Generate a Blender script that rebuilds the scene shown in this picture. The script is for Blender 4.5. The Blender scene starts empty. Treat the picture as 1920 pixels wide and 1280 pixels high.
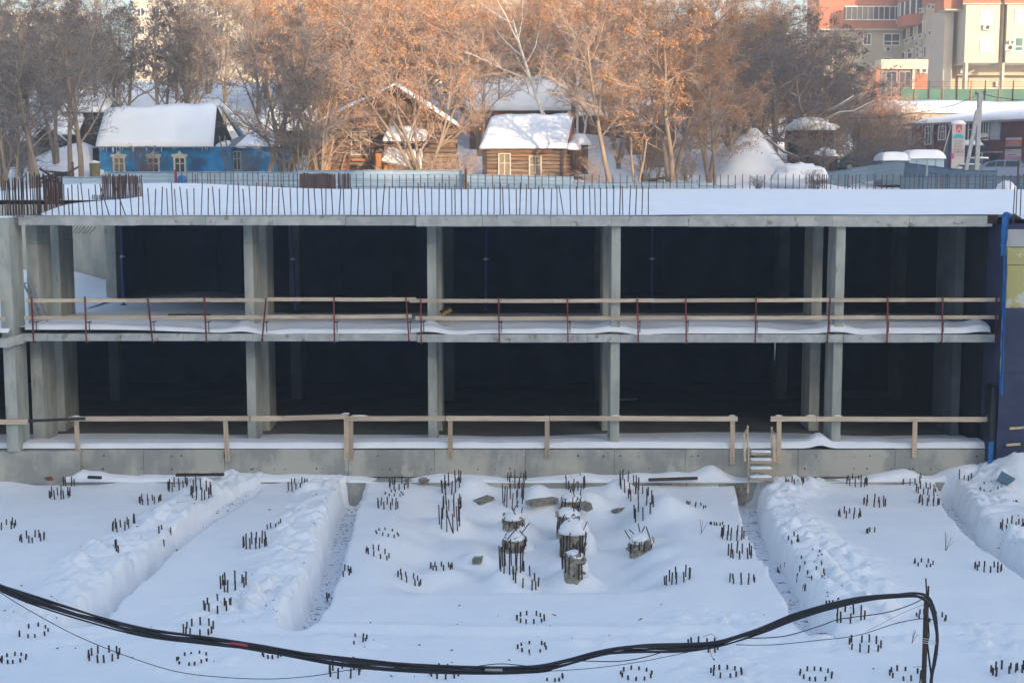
import bpy, math, random
import numpy as np
from mathutils import Vector, Matrix

scene = bpy.context.scene
COL = scene.collection
R = math.radians

# ------------------------------------------------------------------ camera
CZ, F = 8.33, 2667.0
PITCH = math.atan(310.0 / F)
cam_d = bpy.data.cameras.new("camera")
cam = bpy.data.objects.new("camera", cam_d)
COL.objects.link(cam)
cam.location = (0, 0, CZ)
cam.rotation_euler = (R(90) - PITCH, 0, 0)
cam_d.lens = 50.0
cam_d.sensor_width = 36.0
cam_d.clip_end = 2000
scene.camera = cam

# ------------------------------------------------------------------ light
SUN_AZ, SUN_EL = R(30), R(10)          # sun stands behind the viewer, to the right
world = bpy.data.worlds.new("World")
scene.world = world
world.use_nodes = True
wn = world.node_tree
wn.nodes.clear()
sky = wn.nodes.new("ShaderNodeTexSky")
sky.sky_type = 'NISHITA'
sky.sun_disc = False
sky.sun_elevation = SUN_EL
sky.sun_rotation = R(180) - SUN_AZ
sky.air_density = 1.0
sky.dust_density = 4.0
sky.ozone_density = 2.0
bg = wn.nodes.new("ShaderNodeBackground")
bg.inputs[1].default_value = 0.15
wo = wn.nodes.new("ShaderNodeOutputWorld")
hs = wn.nodes.new("ShaderNodeHueSaturation")      # trims the saturation of the whole sky evenly
hs.inputs["Saturation"].default_value = 0.97
wn.links.new(sky.outputs[0], hs.inputs["Color"])
wn.links.new(hs.outputs[0], bg.inputs[0])
wn.links.new(bg.outputs[0], wo.inputs[0])
sun_d = bpy.data.lights.new("sun", 'SUN')
sun_d.energy = 2.8
sun_d.angle = R(0.55)
sun_d.color = (1.0, 0.75, 0.52)
sun = bpy.data.objects.new("sun", sun_d)
COL.objects.link(sun)
sd = Vector((math.sin(SUN_AZ) * math.cos(SUN_EL), -math.cos(SUN_AZ) * math.cos(SUN_EL), math.sin(SUN_EL)))
sun.rotation_euler = sd.to_track_quat('Z', 'Y').to_euler()
sun.location = (60, -60, 60)
vs = scene.view_settings
vs.view_transform = 'Standard'
vs.look = 'None'
vs.exposure = 1.9
vs.gamma = 1.0
vs.use_curve_mapping = False
scene.cycles.max_bounces = 6
scene.cycles.diffuse_bounces = 3
scene.cycles.glossy_bounces = 2
scene.cycles.transmission_bounces = 3
scene.cycles.volume_bounces = 0
scene.cycles.use_denoising = True

# ------------------------------------------------------------------ helpers
rng = random.Random(7)
_cp, _sp = math.cos(PITCH), math.sin(PITCH)


def ray(px, py):
    u, v = px - 960.0, 640.0 - py
    return (u, F * _cp + v * _sp, -F * _sp + v * _cp)


def P(px, py, Y):
    """a point of the place seen in this direction, Y metres away"""
    r = ray(px, py)
    t = Y / r[1]
    return Vector((r[0] * t, Y, CZ + r[2] * t))


def PZ(px, py, z):
    r = ray(px, py)
    t = (z - CZ) / r[2]
    return Vector((r[0] * t, r[1] * t, z))


def XP(px, Y):
    return P(px, 500, Y).x


def tag(o, label=None, cat=None, group=None, kind=None):
    if label: o['label'] = label
    if cat: o['category'] = cat
    if group: o['group'] = group
    if kind: o['kind'] = kind
    return o


def thing(name, loc, label, cat, group=None, rz=0.0):
    o = bpy.data.objects.new(name, None)
    COL.objects.link(o)
    o.location = loc
    o.rotation_euler = (0, 0, rz)
    o.empty_display_size = 0.2
    return tag(o, label, cat, group)


def obj(name, mesh, parent=None, loc=(0, 0, 0), rot=None, scl=None):
    o = bpy.data.objects.new(name, mesh)
    COL.objects.link(o)
    if parent: o.parent = parent
    o.location = loc
    if rot: o.rotation_euler = rot
    if scl: o.scale = scl
    return o


def mesh_from(name, v, f, m, smooth=False):
    me = bpy.data.meshes.new(name)
    me.from_pydata(v, [], f)
    me.materials.append(m)
    if smooth:
        me.polygons.foreach_set("use_smooth", [True] * len(me.polygons))
    me.update()
    return me


class MB:
    """collects faces, links them as one mesh object; off = origin of the parent thing (world coordinates in)"""

    def __init__(s, off=(0, 0, 0)):
        s.v, s.f, s.o = [], [], Vector(off)

    def add(s, vs_, fs_):
        n = len(s.v)
        s.v += [tuple(Vector(a) - s.o) for a in vs_]
        s.f += [tuple(i + n for i in f) for f in fs_]
        return s

    def box(s, x0, x1, y0, y1, z0, z1, bev=0.0):
        if bev:
            b = bev
            vv, rings = [], []
            for z, i in ((z0, b), (z0 + b, 0), (z1 - b, 0), (z1, b)):
                rings.append(len(vv))
                vv += [(x0 + i, y0 + b + i * 0, z), (x0 + b + i * 0, y0 + i, z), (x1 - b, y0 + i, z), (x1 - i, y0 + b, z),
                       (x1 - i, y1 - b, z), (x1 - b, y1 - i, z), (x0 + b, y1 - i, z), (x0 + i, y1 - b, z)]
            ff = [tuple(reversed(range(8))), tuple(range(24, 32))]
            for k in range(3):
                for j in range(8):
                    a, c = rings[k] + j, rings[k] + (j + 1) % 8
                    ff.append((a, c, c + 8, a + 8))
            return s.add(vv, ff)
        return s.add([(x0, y0, z0), (x1, y0, z0), (x1, y1, z0), (x0, y1, z0), (x0, y0, z1), (x1, y0, z1), (x1, y1, z1), (x0, y1, z1)],
                     [(0, 3, 2, 1), (4, 5, 6, 7), (0, 1, 5, 4), (1, 2, 6, 5), (2, 3, 7, 6), (3, 0, 4, 7)])

    def bar(s, a, b, w, h, up=(0, 0, 1)):
        a, b = Vector(a), Vector(b)
        d = (b - a).normalized()
        upv = Vector(up)
        if abs(d.dot(upv)) > 0.97: upv = Vector((0, 1, 0))
        sx = d.cross(upv).normalized() * (w / 2)
        sz = sx.cross(d).normalized() * (h / 2)
        vv = []
        for p in (a, b):
            vv += [p - sx - sz, p + sx - sz, p + sx + sz, p - sx + sz]
        return s.add(vv, [(0, 3, 2, 1), (4, 5, 6, 7), (0, 1, 5, 4), (1, 2, 6, 5), (2, 3, 7, 6), (3, 0, 4, 7)])

    def tube(s, pts, rad, n=6, cap=True):
        pts = [Vector(p) for p in pts]
        if not isinstance(rad, (list, tuple)): rad = [rad] * len(pts)
        vv, ff = [], []
        ref = Vector((0.31, 0.17, 0.93))
        for i, p in enumerate(pts):
            d = (pts[min(i + 1, len(pts) - 1)] - pts[max(i - 1, 0)])
            d = d.normalized() if d.length > 1e-9 else Vector((0, 0, 1))
            a = d.cross(ref)
            if a.length < 0.05: a = d.cross(Vector((1, 0, 0)))
            a.normalize()
            b = d.cross(a)
            for k in range(n):
                t = 2 * math.pi * k / n
                vv.append(p + a * (math.cos(t) * rad[i]) + b * (math.sin(t) * rad[i]))
        for i in range(len(pts) - 1):
            for k in range(n):
                k2 = (k + 1) % n
                ff.append((i * n + k, i * n + k2, (i + 1) * n + k2, (i + 1) * n + k))
        if cap:
            ff.append(tuple(reversed(range(n))))
            ff.append(tuple(range((len(pts) - 1) * n, len(pts) * n)))
        return s.add(vv, ff)

    def prism(s, poly, d):
        """closed polygon of 3-D points pushed along d"""
        n = len(poly)
        d = Vector(d)
        vv = [Vector(p) for p in poly] + [Vector(p) + d for p in poly]
        ff = [tuple(reversed(range(n))), tuple(range(n, 2 * n))]
        for i in range(n):
            j = (i + 1) % n
            ff.append((i, j, j + n, i + n))
        return s.add(vv, ff)

    def blob(s, c, rx, ry, rz, seed=0, n=12, m=6, rough=0.12, half=False):
        r = random.Random(seed)
        vv, ff = [], []
        lo = 0.0 if half else -math.pi / 2
        for i in range(m + 1):
            la = lo + (math.pi / 2 - lo) * i / m
            for k in range(n):
                lo_ = 2 * math.pi * k / n
                q = 1 + r.uniform(-rough, rough)
                vv.append((c[0] + rx * math.cos(la) * math.cos(lo_) * q, c[1] + ry * math.cos(la) * math.sin(lo_) * q, c[2] + rz * math.sin(la) * q))
        for i in range(m):
            for k in range(n):
                k2 = (k + 1) % n
                ff.append((i * n + k, i * n + k2, (i + 1) * n + k2, (i + 1) * n + k))
        if half: ff.append(tuple(reversed(range(n))))
        return s.add(vv, ff)

    def build(s, name, m, parent=None, smooth=False):
        return obj(name, mesh_from(name, s.v, s.f, m, smooth), parent)


def fix_normals(o):
    import bmesh
    bm = bmesh.new()
    bm.from_mesh(o.data)
    bmesh.ops.recalc_face_normals(bm, faces=bm.faces)
    bm.to_mesh(o.data)
    bm.free()
    return o


# ---- numpy noise
_lat = {}


def vnoise(x, y, seed=0):
    if seed not in _lat: _lat[seed] = np.random.RandomState(seed).rand(128, 128)
    g = _lat[seed]
    xi, yi = np.floor(x).astype(int), np.floor(y).astype(int)
    fx, fy = x - xi, y - yi
    fx, fy = fx * fx * fx * (fx * (fx * 6 - 15) + 10), fy * fy * fy * (fy * (fy * 6 - 15) + 10)
    a, b = g[xi % 128, yi % 128], g[(xi + 1) % 128, yi % 128]
    c, d = g[xi % 128, (yi + 1) % 128], g[(xi + 1) % 128, (yi + 1) % 128]
    return (a * (1 - fx) + b * fx) * (1 - fy) + (c * (1 - fx) + d * fx) * fy - 0.5


def fbm(x, y, seed=0, o=4, gain=0.5):
    s, a = 0, 1
    for i in range(o):
        s = s + a * vnoise(x * 2 ** i + i * 17.3, y * 2 ** i + i * 9.1, seed + i)
        a *= gain
    return s


def sstep(t, a=0.0, b=1.0):
    t = np.clip((t - a) / (b - a), 0, 1)
    return t * t * (3 - 2 * t)


def grid_mesh(name, xs, ys, zf, m, keep=None, kind='structure', smooth=True):
    X, Y = np.meshgrid(xs, ys)
    Z = zf(X, Y)
    nx, ny = len(xs), len(ys)
    v = np.stack([X, Y, Z], -1).reshape(-1, 3)
    i = np.arange(nx * ny).reshape(ny, nx)
    q = np.stack([i[:-1, :-1], i[:-1, 1:], i[1:, 1:], i[1:, :-1]], -1)
    if keep is not None:
        xc, yc = (X[:-1, :-1] + X[1:, 1:]) / 2, (Y[:-1, :-1] + Y[1:, 1:]) / 2
        q = q[keep(xc, yc)]
    q = q.reshape(-1, 4)
    used = np.unique(q)
    re = np.full(nx * ny, -1); re[used] = np.arange(len(used))
    o = obj(name, mesh_from(name, v[used].tolist(), re[q].tolist(), m, smooth))
    if kind: o['kind'] = kind
    return o


# ------------------------------------------------------------------ materials
def mat(name, c1, c2=None, scale=4.0, rough=0.8, bump=0.0, bscale=None, bdist=0.02, metal=0.0, stretch=(1, 1, 1), detail=6.0,
        lo=0.35, hi=0.65, stain=None, stain_scale=1.0, stain_lo=0.55, stain_hi=0.7, var=0.0, spec=0.3):
    m = bpy.data.materials.new(name)
    m.use_nodes = True
    nt = m.node_tree
    N, L = nt.nodes, nt.links
    b = N["Principled BSDF"]
    b.inputs["Roughness"].default_value = rough
    b.inputs["Metallic"].default_value = metal
    b.inputs["Specular IOR Level"].default_value = spec
    tc = N.new("ShaderNodeTexCoord")
    mp = N.new("ShaderNodeMapping")
    mp.inputs["Scale"].default_value = stretch
    L.new(tc.outputs["Object"], mp.inputs["Vector"])
    vec = mp.outputs["Vector"]

    def noise(sc, det=detail):
        n = N.new("ShaderNodeTexNoise")
        n.inputs["Scale"].default_value = sc
        n.inputs["Detail"].default_value = det
        n.inputs["Roughness"].default_value = 0.6
        L.new(vec, n.inputs["Vector"])
        return n.outputs["Fac"]

    def ramp(fac, a, z):
        r = N.new("ShaderNodeMapRange")
        r.inputs["From Min"].default_value = a
        r.inputs["From Max"].default_value = z
        r.interpolation_type = 'SMOOTHSTEP'
        L.new(fac, r.inputs["Value"])
        return r.outputs["Result"]

    def mix(fac, a, z):
        x = N.new("ShaderNodeMix")
        x.data_type = 'RGBA'
        L.new(fac, x.inputs["Factor"])
        for val, sk in ((a, x.inputs["A"]), (z, x.inputs["B"])):
            if isinstance(val, (tuple, list)): sk.default_value = (*val[:3], 1)
            else: L.new(val, sk)
        return x.outputs["Result"]

    b.inputs["Base Color"].default_value = (*c1, 1)
    col = None
    if c2 is not None:
        col = mix(ramp(noise(scale), lo, hi), c1, c2)
    if stain is not None:
        col = mix(ramp(noise(stain_scale), stain_lo, stain_hi), col if col is not None else c1, stain)
    if var:
        oi = N.new("ShaderNodeObjectInfo")
        mr = N.new("ShaderNodeMapRange")
        mr.inputs["To Min"].default_value = 1 - var
        mr.inputs["To Max"].default_value = 1 + var
        L.new(oi.outputs["Random"], mr.inputs["Value"])
        hs = N.new("ShaderNodeHueSaturation")
        L.new(mr.outputs["Result"], hs.inputs["Value"])
        if col is not None: L.new(col, hs.inputs["Color"])
        else: hs.inputs["Color"].default_value = (*c1, 1)
        col = hs.outputs["Color"]
    if col is not None:
        L.new(col, b.inputs["Base Color"])
    if bump:
        bp = N.new("ShaderNodeBump")
        bp.inputs["Strength"].default_value = bump
        bp.inputs["Distance"].default_value = bdist
        L.new(noise(bscale or scale * 3), bp.inputs["Height"])
        L.new(bp.outputs["Normal"], b.inputs["Normal"])
    return m


M = {}
M['snow'] = mat("snow", (0.83, 0.85, 0.88), (0.88, 0.89, 0.90), 0.8, 0.7, 0.5, 11.0, 0.03, spec=0.15)
M['snow_far'] = mat("snow_bank", (0.84, 0.86, 0.90), (0.78, 0.80, 0.84), 0.6, 0.7, 0.3, 3.0, 0.08, spec=0.1)
M['snow_roof'] = mat("roof_snow", (0.86, 0.88, 0.91), None, 1, 0.7, 0.2, 2.5, 0.05, spec=0.15)
M['concrete'] = mat("concrete", (0.46, 0.46, 0.40), (0.32, 0.33, 0.295), 1.6, 0.85, 0.4, 9, 0.012, stretch=(1.5, 1.5, .5), stain=(0.27, 0.275, 0.24), stain_scale=2.6, stain_lo=0.56, stain_hi=0.72)
M['concrete_edge'] = mat("slab_edge_concrete", (0.50, 0.50, 0.46), (0.36, 0.37, 0.35), 2.2, 0.85, 0.4, 12, 0.01, stain=(0.23, 0.22, 0.17), stain_scale=3.2, stain_lo=0.58, stain_hi=0.68)
M['concrete_base'] = mat("foundation_concrete", (0.47, 0.45, 0.38), (0.30, 0.30, 0.275), 0.7, 0.9, 0.4, 8, 0.012, stretch=(1, 1, .6), lo=.42, hi=.58, stain=(0.48, 0.46, 0.40), stain_scale=1.7, stain_lo=0.58, stain_hi=0.66)
M['concrete_shade'] = mat("shade_painted_concrete", (0.052, 0.060, 0.125), (0.034, 0.040, 0.085), 0.7, 0.95)  # dark navy copy: the deep bays' shade put into the colour
M['concrete_shade_inner'] = mat("shade_tinted_concrete", (0.17, 0.18, 0.195), (0.12, 0.13, 0.145), 1.3, 0.9, 0.3, 9, 0.01)  # darker concrete copy: shade on the set-back columns put into the colour
M['shade_black'] = mat("black_for_shade", (0.016, 0.017, 0.022), (0.024, 0.024, 0.030), 1.5, 0.9)  # near black: the end wall's shade put into the colour; also for tie holes
M['floor'] = mat("dusty_floor", (0.17, 0.16, 0.14), (0.11, 0.105, 0.10), 0.5, 0.95)
M['rebar'] = mat("rusty_rebar", (0.045, 0.030, 0.026), (0.075, 0.042, 0.03), 6, 0.85, var=0.3)
M['rebar_far'] = mat("old_rebar", (0.075, 0.048, 0.044), (0.11, 0.066, 0.054), 6, 0.85, var=0.35)
M['pine'] = mat("raw_pine", (0.48, 0.38, 0.27), (0.60, 0.49, 0.36), 1.2, 0.75, 0.15, 30, 0.004, stretch=(1.2, 6, 14), stain=(0.30, 0.21, 0.14), stain_scale=1.1, stain_lo=0.62, stain_hi=0.72, var=0.14)
M['pine_v'] = mat("raw_pine_post", (0.45, 0.34, 0.23), (0.58, 0.46, 0.33), 1.2, 0.75, 0.15, 30, 0.004, stretch=(14, 6, 1.2), stain=(0.27, 0.18, 0.11), stain_scale=1.3, stain_lo=0.62, stain_hi=0.72, var=0.2)
M['red'] = mat("rusty_red_paint", (0.20, 0.022, 0.030), (0.10, 0.03, 0.028), 9, 0.6, var=0.3)
M['blue_prop'] = mat("blue_steel", (0.02, 0.05, 0.25), (0.03, 0.07, 0.30), 8, 0.5)
M['alu'] = mat("aluminium", (0.42, 0.44, 0.46), None, rough=0.45, metal=0.6)
M['yellow'] = mat("yellow_plastic", (0.40, 0.30, 0.03), (0.32, 0.23, 0.03), 6, 0.5)
M['black'] = mat("black_rubber", (0.012, 0.012, 0.016), (0.022, 0.022, 0.028), 20, 0.45, spec=0.5)
M['red_tape'] = mat("red_tape", (0.45, 0.06, 0.09), None, rough=0.5)
M['rope'] = mat("white_rope", (0.6, 0.58, 0.52), None, rough=0.8)
M['tarp'] = mat("blue_tarp", (0.009, 0.105, 0.31), (0.014, 0.14, 0.39), 3, 0.5, 0.5, 6, 0.05)
M['membrane'] = mat("navy_membrane", (0.026, 0.036, 0.075), (0.042, 0.055, 0.105), 1.5, 0.55, 0.35, 1.3, 0.06)
M['insul'] = mat("yellow_insulation", (0.43, 0.40, 0.17), (0.55, 0.55, 0.46), 2.2, 0.95, 0.6, 12, 0.03, lo=0.52, hi=0.6)
M['plaster'] = mat("grey_plaster", (0.42, 0.43, 0.44), (0.36, 0.37, 0.38), 2, 0.8)
M['foam'] = mat("foam_edge", (0.62, 0.56, 0.44), (0.55, 0.38, 0.12), 3, 0.9, 0.6, 14, 0.03)
M['dirt'] = mat("trodden_snow", (0.74, 0.78, 0.84), (0.16, 0.14, 0.12), 2.6, 0.9, 0.5, 9, 0.04, stretch=(1, 2.4, 1), lo=0.57, hi=0.68)
M['stone'] = mat("broken_concrete", (0.38, 0.345, 0.27), (0.19, 0.17, 0.135), 3.5, 0.95, 0.9, 10, 0.05)
# ------------------------------------------------------------------ snow field in front of the building
GZ = -1.05


def gpt(px, py):
    p = PZ(px, py, GZ)
    return (p.x, p.y)


def poly_dist(X, Y, pts):
    """distance, signed side (+ = right of the direction of travel), travel 0..1"""
    best = np.full(X.shape, 1e9); side = np.zeros(X.shape); tt = np.zeros(X.shape)
    seg = [math.dist(a, b) for a, b in zip(pts, pts[1:])]
    tot = sum(seg); acc = 0
    for (a, b), l in zip(zip(pts, pts[1:]), seg):
        dx, dy = (b[0] - a[0]) / l, (b[1] - a[1]) / l
        rx, ry = X - a[0], Y - a[1]
        t = np.clip(rx * dx + ry * dy, 0, l)
        ex, ey = rx - t * dx, ry - t * dy
        d = np.hypot(ex, ey)
        c = rx * dy - ry * dx
        u = d < best
        best = np.where(u, d, best); side = np.where(u, np.sign(c), side); tt = np.where(u, (acc + t) / tot, tt)
        acc += l
    return best, side, tt


TR = {  # trench centre lines, from the front to the wall
    'A': [gpt(*p) for p in ((150, 1176), (205, 1120), (268, 1070), (306, 1032), (340, 1005), (395, 965), (470, 920))],
    'B': [gpt(*p) for p in ((556, 1180), (590, 1115), (613, 1060), (632, 1000), (648, 950), (662, 915))],
    'C': [gpt(*p) for p in ((1545, 1208), (1505, 1130), (1465, 1060), (1425, 1000), (1408, 955), (1404, 915))],
    'D': [gpt(*p) for p in ((2010, 1130), (1940, 1078), (1880, 1035), (1825, 990), (1790, 945), (1770, 915))],
}
TW = {'A': 0.28, 'B': 0.30, 'C': 0.33, 'D': 0.30}
BANK = {'A': -1, 'B': -1, 'C': 1, 'D': 1}      # side on which the dug snow was thrown
_pit_c = gpt(985, 1005)


def clods(X, Y, cell, seed, lo=.22, hi=.55):
    """overlapping rounded lumps thrown on a jittered grid"""
    if seed not in _lat: _lat[seed] = np.random.RandomState(seed).rand(128, 128, 4)
    g = _lat[seed]
    u, v = X / cell, Y / cell
    iu, iv = np.floor(u).astype(int), np.floor(v).astype(int)
    out = np.zeros(X.shape)
    for du in (-1, 0, 1):
        for dv in (-1, 0, 1):
            q = g[(iu + du) % 128, (iv + dv) % 128]
            r = lo + (hi - lo) * q[..., 2] ** 1.5
            cx, cy = iu + du + q[..., 0], iv + dv + q[..., 1]
            a = q[..., 3] * 6.28
            dx, dy = u - cx, v - cy
            ex, ey = dx * np.cos(a) + dy * np.sin(a), (dy * np.cos(a) - dx * np.sin(a)) * 1.5
            out = np.maximum(out, np.sqrt(np.maximum(0, r * r - ex * ex - ey * ey)) * .75)
    return out * cell


def ground_z(X, Y):
    X = np.asarray(X, float); Y = np.asarray(Y, float)
    z = GZ + 0.06 * vnoise(X * 0.25, Y * 0.25, 3) + 0.03 * vnoise(X * 0.9, Y * 0.9, 5)
    # pit round the broken piles
    px = sstep(np.abs(X - 0.45 + 0.3 * vnoise(X * 0 + 3, Y * .4, 9)) * -1 + 4.0, 0.0, 1.5)
    py = sstep(Y, 31.2, 33.4) * (1 - .85 * sstep(Y, 39.6, 42.2))
    pit = px * py
    z = z - 0.62 * pit
    wav = (0.16 * sstep(vnoise(X * 0.8 + 4, Y * 0.62, 21) + vnoise(X * 1.5, Y * 1.2, 29) * 0.4, -0.25, 0.35)) * pit
    z = z + wav
    # front bench and its lip
    z = z + 0.10 * sstep(28.6 - Y, 0, 0.9) + 0.13 * np.exp(-((Y - 28.55 - 0.25 * vnoise(X * .3, X * 0, 8)) / 0.33) ** 2)
    # thrown snow and trenches
    lump = fbm(X * 1.5, Y * 1.5, 31, 5, 0.6)
    dens = sstep(vnoise(X * 0.55 + 9, Y * 0.55, 77), -0.28, 0.12)
    chunk = (clods(X, Y, .62, 401) * .75 + clods(X, Y, .33, 402) * .85 + clods(X, Y, .2, 403) * .6) * (.25 + .75 * dens)
    cut = np.zeros(X.shape)
    for k in 'ABCD':
        d, s, t = poly_dist(X, Y, TR[k])
        fade = sstep(Y, 28.2, 29.4)
        on = s * BANK[k]
        wid = {'A': 2.3, 'B': 2.3, 'C': 2.6, 'D': 3.0}[k]
        wid = wid * (1 + 0.5 * vnoise(X * 0.35, Y * 0.35, 50))
        ridge = sstep(d, TW[k] * 0.9, TW[k] + 0.25) * (1 - sstep(d, wid * 0.55, wid)) * (on > 0)
        hgt = {'A': 0.20, 'B': 0.16, 'C': 0.20, 'D': 0.24}[k]
        z = z + ridge * fade * (hgt - .05 + 0.15 * lump + chunk * .95)
        dep = {'A': 0.62, 'B': 0.66, 'C': 0.64, 'D': 0.5}[k]
        if k == 'A': dep = dep * (1 - 0.85 * sstep(t, 0.55, 0.9))
        w = TW[k] + 0.13 * vnoise(X * 1.1, Y * 1.1, 60) + 0.05 * vnoise(X * 5, Y * 5, 61)
        c = (1 - sstep(d, w * 0.92, w * 1.25)) * fade * dep
        cut = np.maximum(cut, c)
    z = z - cut
    # loose snow thrown on the flat: front bench and a patch in the middle
    pat = np.exp(-(((X + 5.4) / 1.6) ** 2 + ((Y - 30.2) / 1.3) ** 2)) + np.exp(-(((X - 4.6) / 1.5) ** 2 + ((Y - 29.2) / 0.9) ** 2)) \
        + 0.55 * sstep(28.6 - Y, 0, .8) * sstep(vnoise(X * .5, Y * .5, 71), -0.15, 0.25) + 0.8 * sstep(X, 8.6, 9.6) * (1 - sstep(Y, 28.5, 29.5))
    z = z + np.clip(pat, 0, 1) * (0.06 * lump + 0.75 * chunk)
    # the bank rises under the footing of the wall
    z = z + 0.13 * sstep(Y, 41.4, 42.6) * (0.5 + 1.2 * vnoise(X * .7, Y * .3, 90)) * (cut < 0.1)
    z = z + 0.9 * sstep(X, 13.6, 15.6) * sstep(Y, 40.2, 42.2)
    # snow collects round the pile heads
    return z


_mounds = []


def ground_full(X, Y):
    z = ground_z(X, Y)
    for (mx, my, mh, mr) in _mounds:
        z = z + mh * np.exp(-(((X - mx) ** 2 + (Y - my) ** 2) / mr ** 2) ** 1.3)
    return z


def ghit(px, py):
    z = GZ
    for _ in range(8):
        p = PZ(px, py, z)
        z = 0.5 * z + 0.5 * float(ground_full(np.array([p.x]), np.array([p.y]))[0])
    p = PZ(px, py, z)
    return Vector((p.x, p.y, z))


# mounds over broken pile heads in the pit (pixel, height, radius)
for (mx, my, mh, mr) in ((845, 985, 0.45, 0.6), (968, 985, 0.55, 0.55), (955, 1078, 0.30, 0.55), (1075, 1080, 0.45, 0.55), (1230, 985, 0.5, 0.9),
                         (1200, 1030, 0.2, 0.5), (1215, 1060, 0.22, 0.6), (1225, 1085, 0.2, 0.6), (895, 1040, 0.28, 0.4), (828, 1065, 0.22, 0.6),
                         (1160, 940, 0.3, 0.4), (1010, 950, 0.4, 0.5), (1105, 955, 0.35, 0.5), (880, 940, 0.4, 0.6), (1070, 1010, 0.2, 0.7)):
    q = PZ(mx, my, GZ - 0.4)
    _mounds.append((q.x, q.y, mh, mr))

snow_ground = grid_mesh("snow_ground", np.arange(-20.5, 20.5, 0.075), np.arange(22.5, 43.05, 0.075), ground_full, M['snow'])
# trampled, dirty bottoms of the trenches: sheets just above the snow
for k, (t0, t1) in {'A': (0.15, 0.42), 'B': (0.05, 0.95), 'C': (0.02, 0.97), 'D': (0.1, 0.98)}.items():
    pts = TR[k]
    seg = [math.dist(a, b) for a, b in zip(pts, pts[1:])]; tot = sum(seg)

    def along(t, pts=pts, seg=seg, tot=tot):
        l = t * tot
        for a, b, s in zip(pts, pts[1:], seg):
            if l <= s or b is pts[-1]:
                d = ((b[0] - a[0]) / s, (b[1] - a[1]) / s)
                return (a[0] + d[0] * l, a[1] + d[1] * l), d
            l -= s
    n = 90
    vv, ff = [], []
    for i in range(n):
        c, d = along(t0 + (t1 - t0) * i / (n - 1))
        for j in range(5):
            o_ = (j - 2) / 2 * TW[k] * 0.72 * (1 + 0.15 * math.sin(i * 1.7))
            x, y = c[0] + d[1] * o_, c[1] - d[0] * o_
            vv.append((x, y, float(ground_full(np.array([x]), np.array([y]))[0]) + 0.012))
    for i in range(n - 1):
        for j in range(4):
            ff.append((i * 5 + j, i * 5 + j + 1, i * 5 + j + 6, i * 5 + j + 5))
    o = obj("trampled_path", mesh_from("trampled_path", vv, ff, M['dirt'], True))
    o['kind'] = 'structure'

# ------------------------------------------------------------------ far ground: one sheet, rising behind the fence
def hill_z(X, Y):
    X = np.asarray(X, float); Y = np.asarray(Y, float)
    a = np.interp(Y, [70, 77, 80, 86, 95, 104, 115, 130, 160, 200, 400, 900], [6.3, 6.4, 6.6, 7.3, 8.2, 9.7, 12.0, 15.2, 18.5, 21, 27, 34])
    b = np.interp(Y, [70, 77, 86, 100, 110, 140, 152, 166, 185, 400, 900], [6.3, 6.4, 6.9, 7.7, 8.0, 8.2, 12.0, 14.6, 16, 24, 32])
    w = sstep(X, 19, 25)
    z = a * (1 - w) + b * w
    z = z + 0.5 * fbm(X * 0.22, Y * 0.22, 4, 3) * sstep(Y, 80, 90) * (1 - w * 0.8)
    z = z + 2.7 * sstep(3.1 - np.abs(X - 16.0 - (Y - 97) * .12), 0, 2.7) * np.exp(-((Y - 98) / 4.5) ** 4)
    z = z + 1.8 * np.exp(-((X + 28.8) / 2.1) ** 2 - ((Y - 97) / 3) ** 2) + 1.0 * np.exp(-((X + 31.5) / 2.5) ** 2 - ((Y - 99) / 3) ** 2)
    return z


ys = np.concatenate([np.arange(74, 122, 0.55), np.arange(122, 210, 2.0), np.arange(210, 900, 30)])
xs = np.concatenate([np.arange(-420, -60, 20), np.arange(-60, 62, 0.7), np.arange(62, 430, 20)])
grid_mesh("snow_hill", xs, ys, hill_z, M['snow_far'])
b = MB(); b.box(-420, 420, -120, 74.5, -6.4, -2.4)
b.build("ground", M['snow_far'])['kind'] = 'structure'


def hz(x, y):
    return float(hill_z(np.array([x]), np.array([y]))[0])


# ------------------------------------------------------------------ the unfinished concrete building
YF = 43.0
Z1, Z2, Z3 = 0.0, 3.57, 7.15
XL, XR = -14.85, 14.72
BACK = 57.2
bld = thing("unfinished_building", (0, YF, -2.3), "two-storey bare concrete frame of an unfinished building under snow", "building")
BO = Vector((0, YF, -2.3))


def bpart(name, mb, m, parent=bld, smooth=False):
    return mb.build(name, M[m], parent, smooth)


def B_(): return MB(BO)


xstep = XP(781, YF)
# roof slab: deck plus the two edge beams, which step at one joint
roof = bpart("roof_slab", B_().box(XL, XR - .02, YF + .42, BACK + 0.3, Z3 - .27, Z3 - .004), 'concrete_shade')
rj = random.Random(12)


def beam_row(parent, x0, x1, cuts, y, zb, zt):
    xs_ = [x0] + [XP(c, YF) for c in cuts] + [x1]
    for a_, b_ in zip(xs_, xs_[1:]):
        d = rj.uniform(-.012, .012)
        bpart("edge_beam", B_().box(a_ + .003, b_ - .003, y + d, YF + .42, zb + rj.uniform(-.008, .008), zt - rj.uniform(0, .012), .01), 'concrete_edge', parent)


beam_row(roof, XL - .06, xstep, (122, 258, 386, 512, 648), YF + .06, Z3 - .30, Z3)
beam_row(roof, xstep + .002, XP(1848, YF), (905, 1032, 1146, 1290, 1436, 1558, 1702), YF - .03, Z3 - .335, Z3 - .005)
e = B_().box(XP(1848, YF) + .003, XP(1858, YF), YF + .02, YF + .42, Z3 - .33, Z3 - .01); bpart("edge_beam", e, 'concrete_edge', roof)
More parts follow.
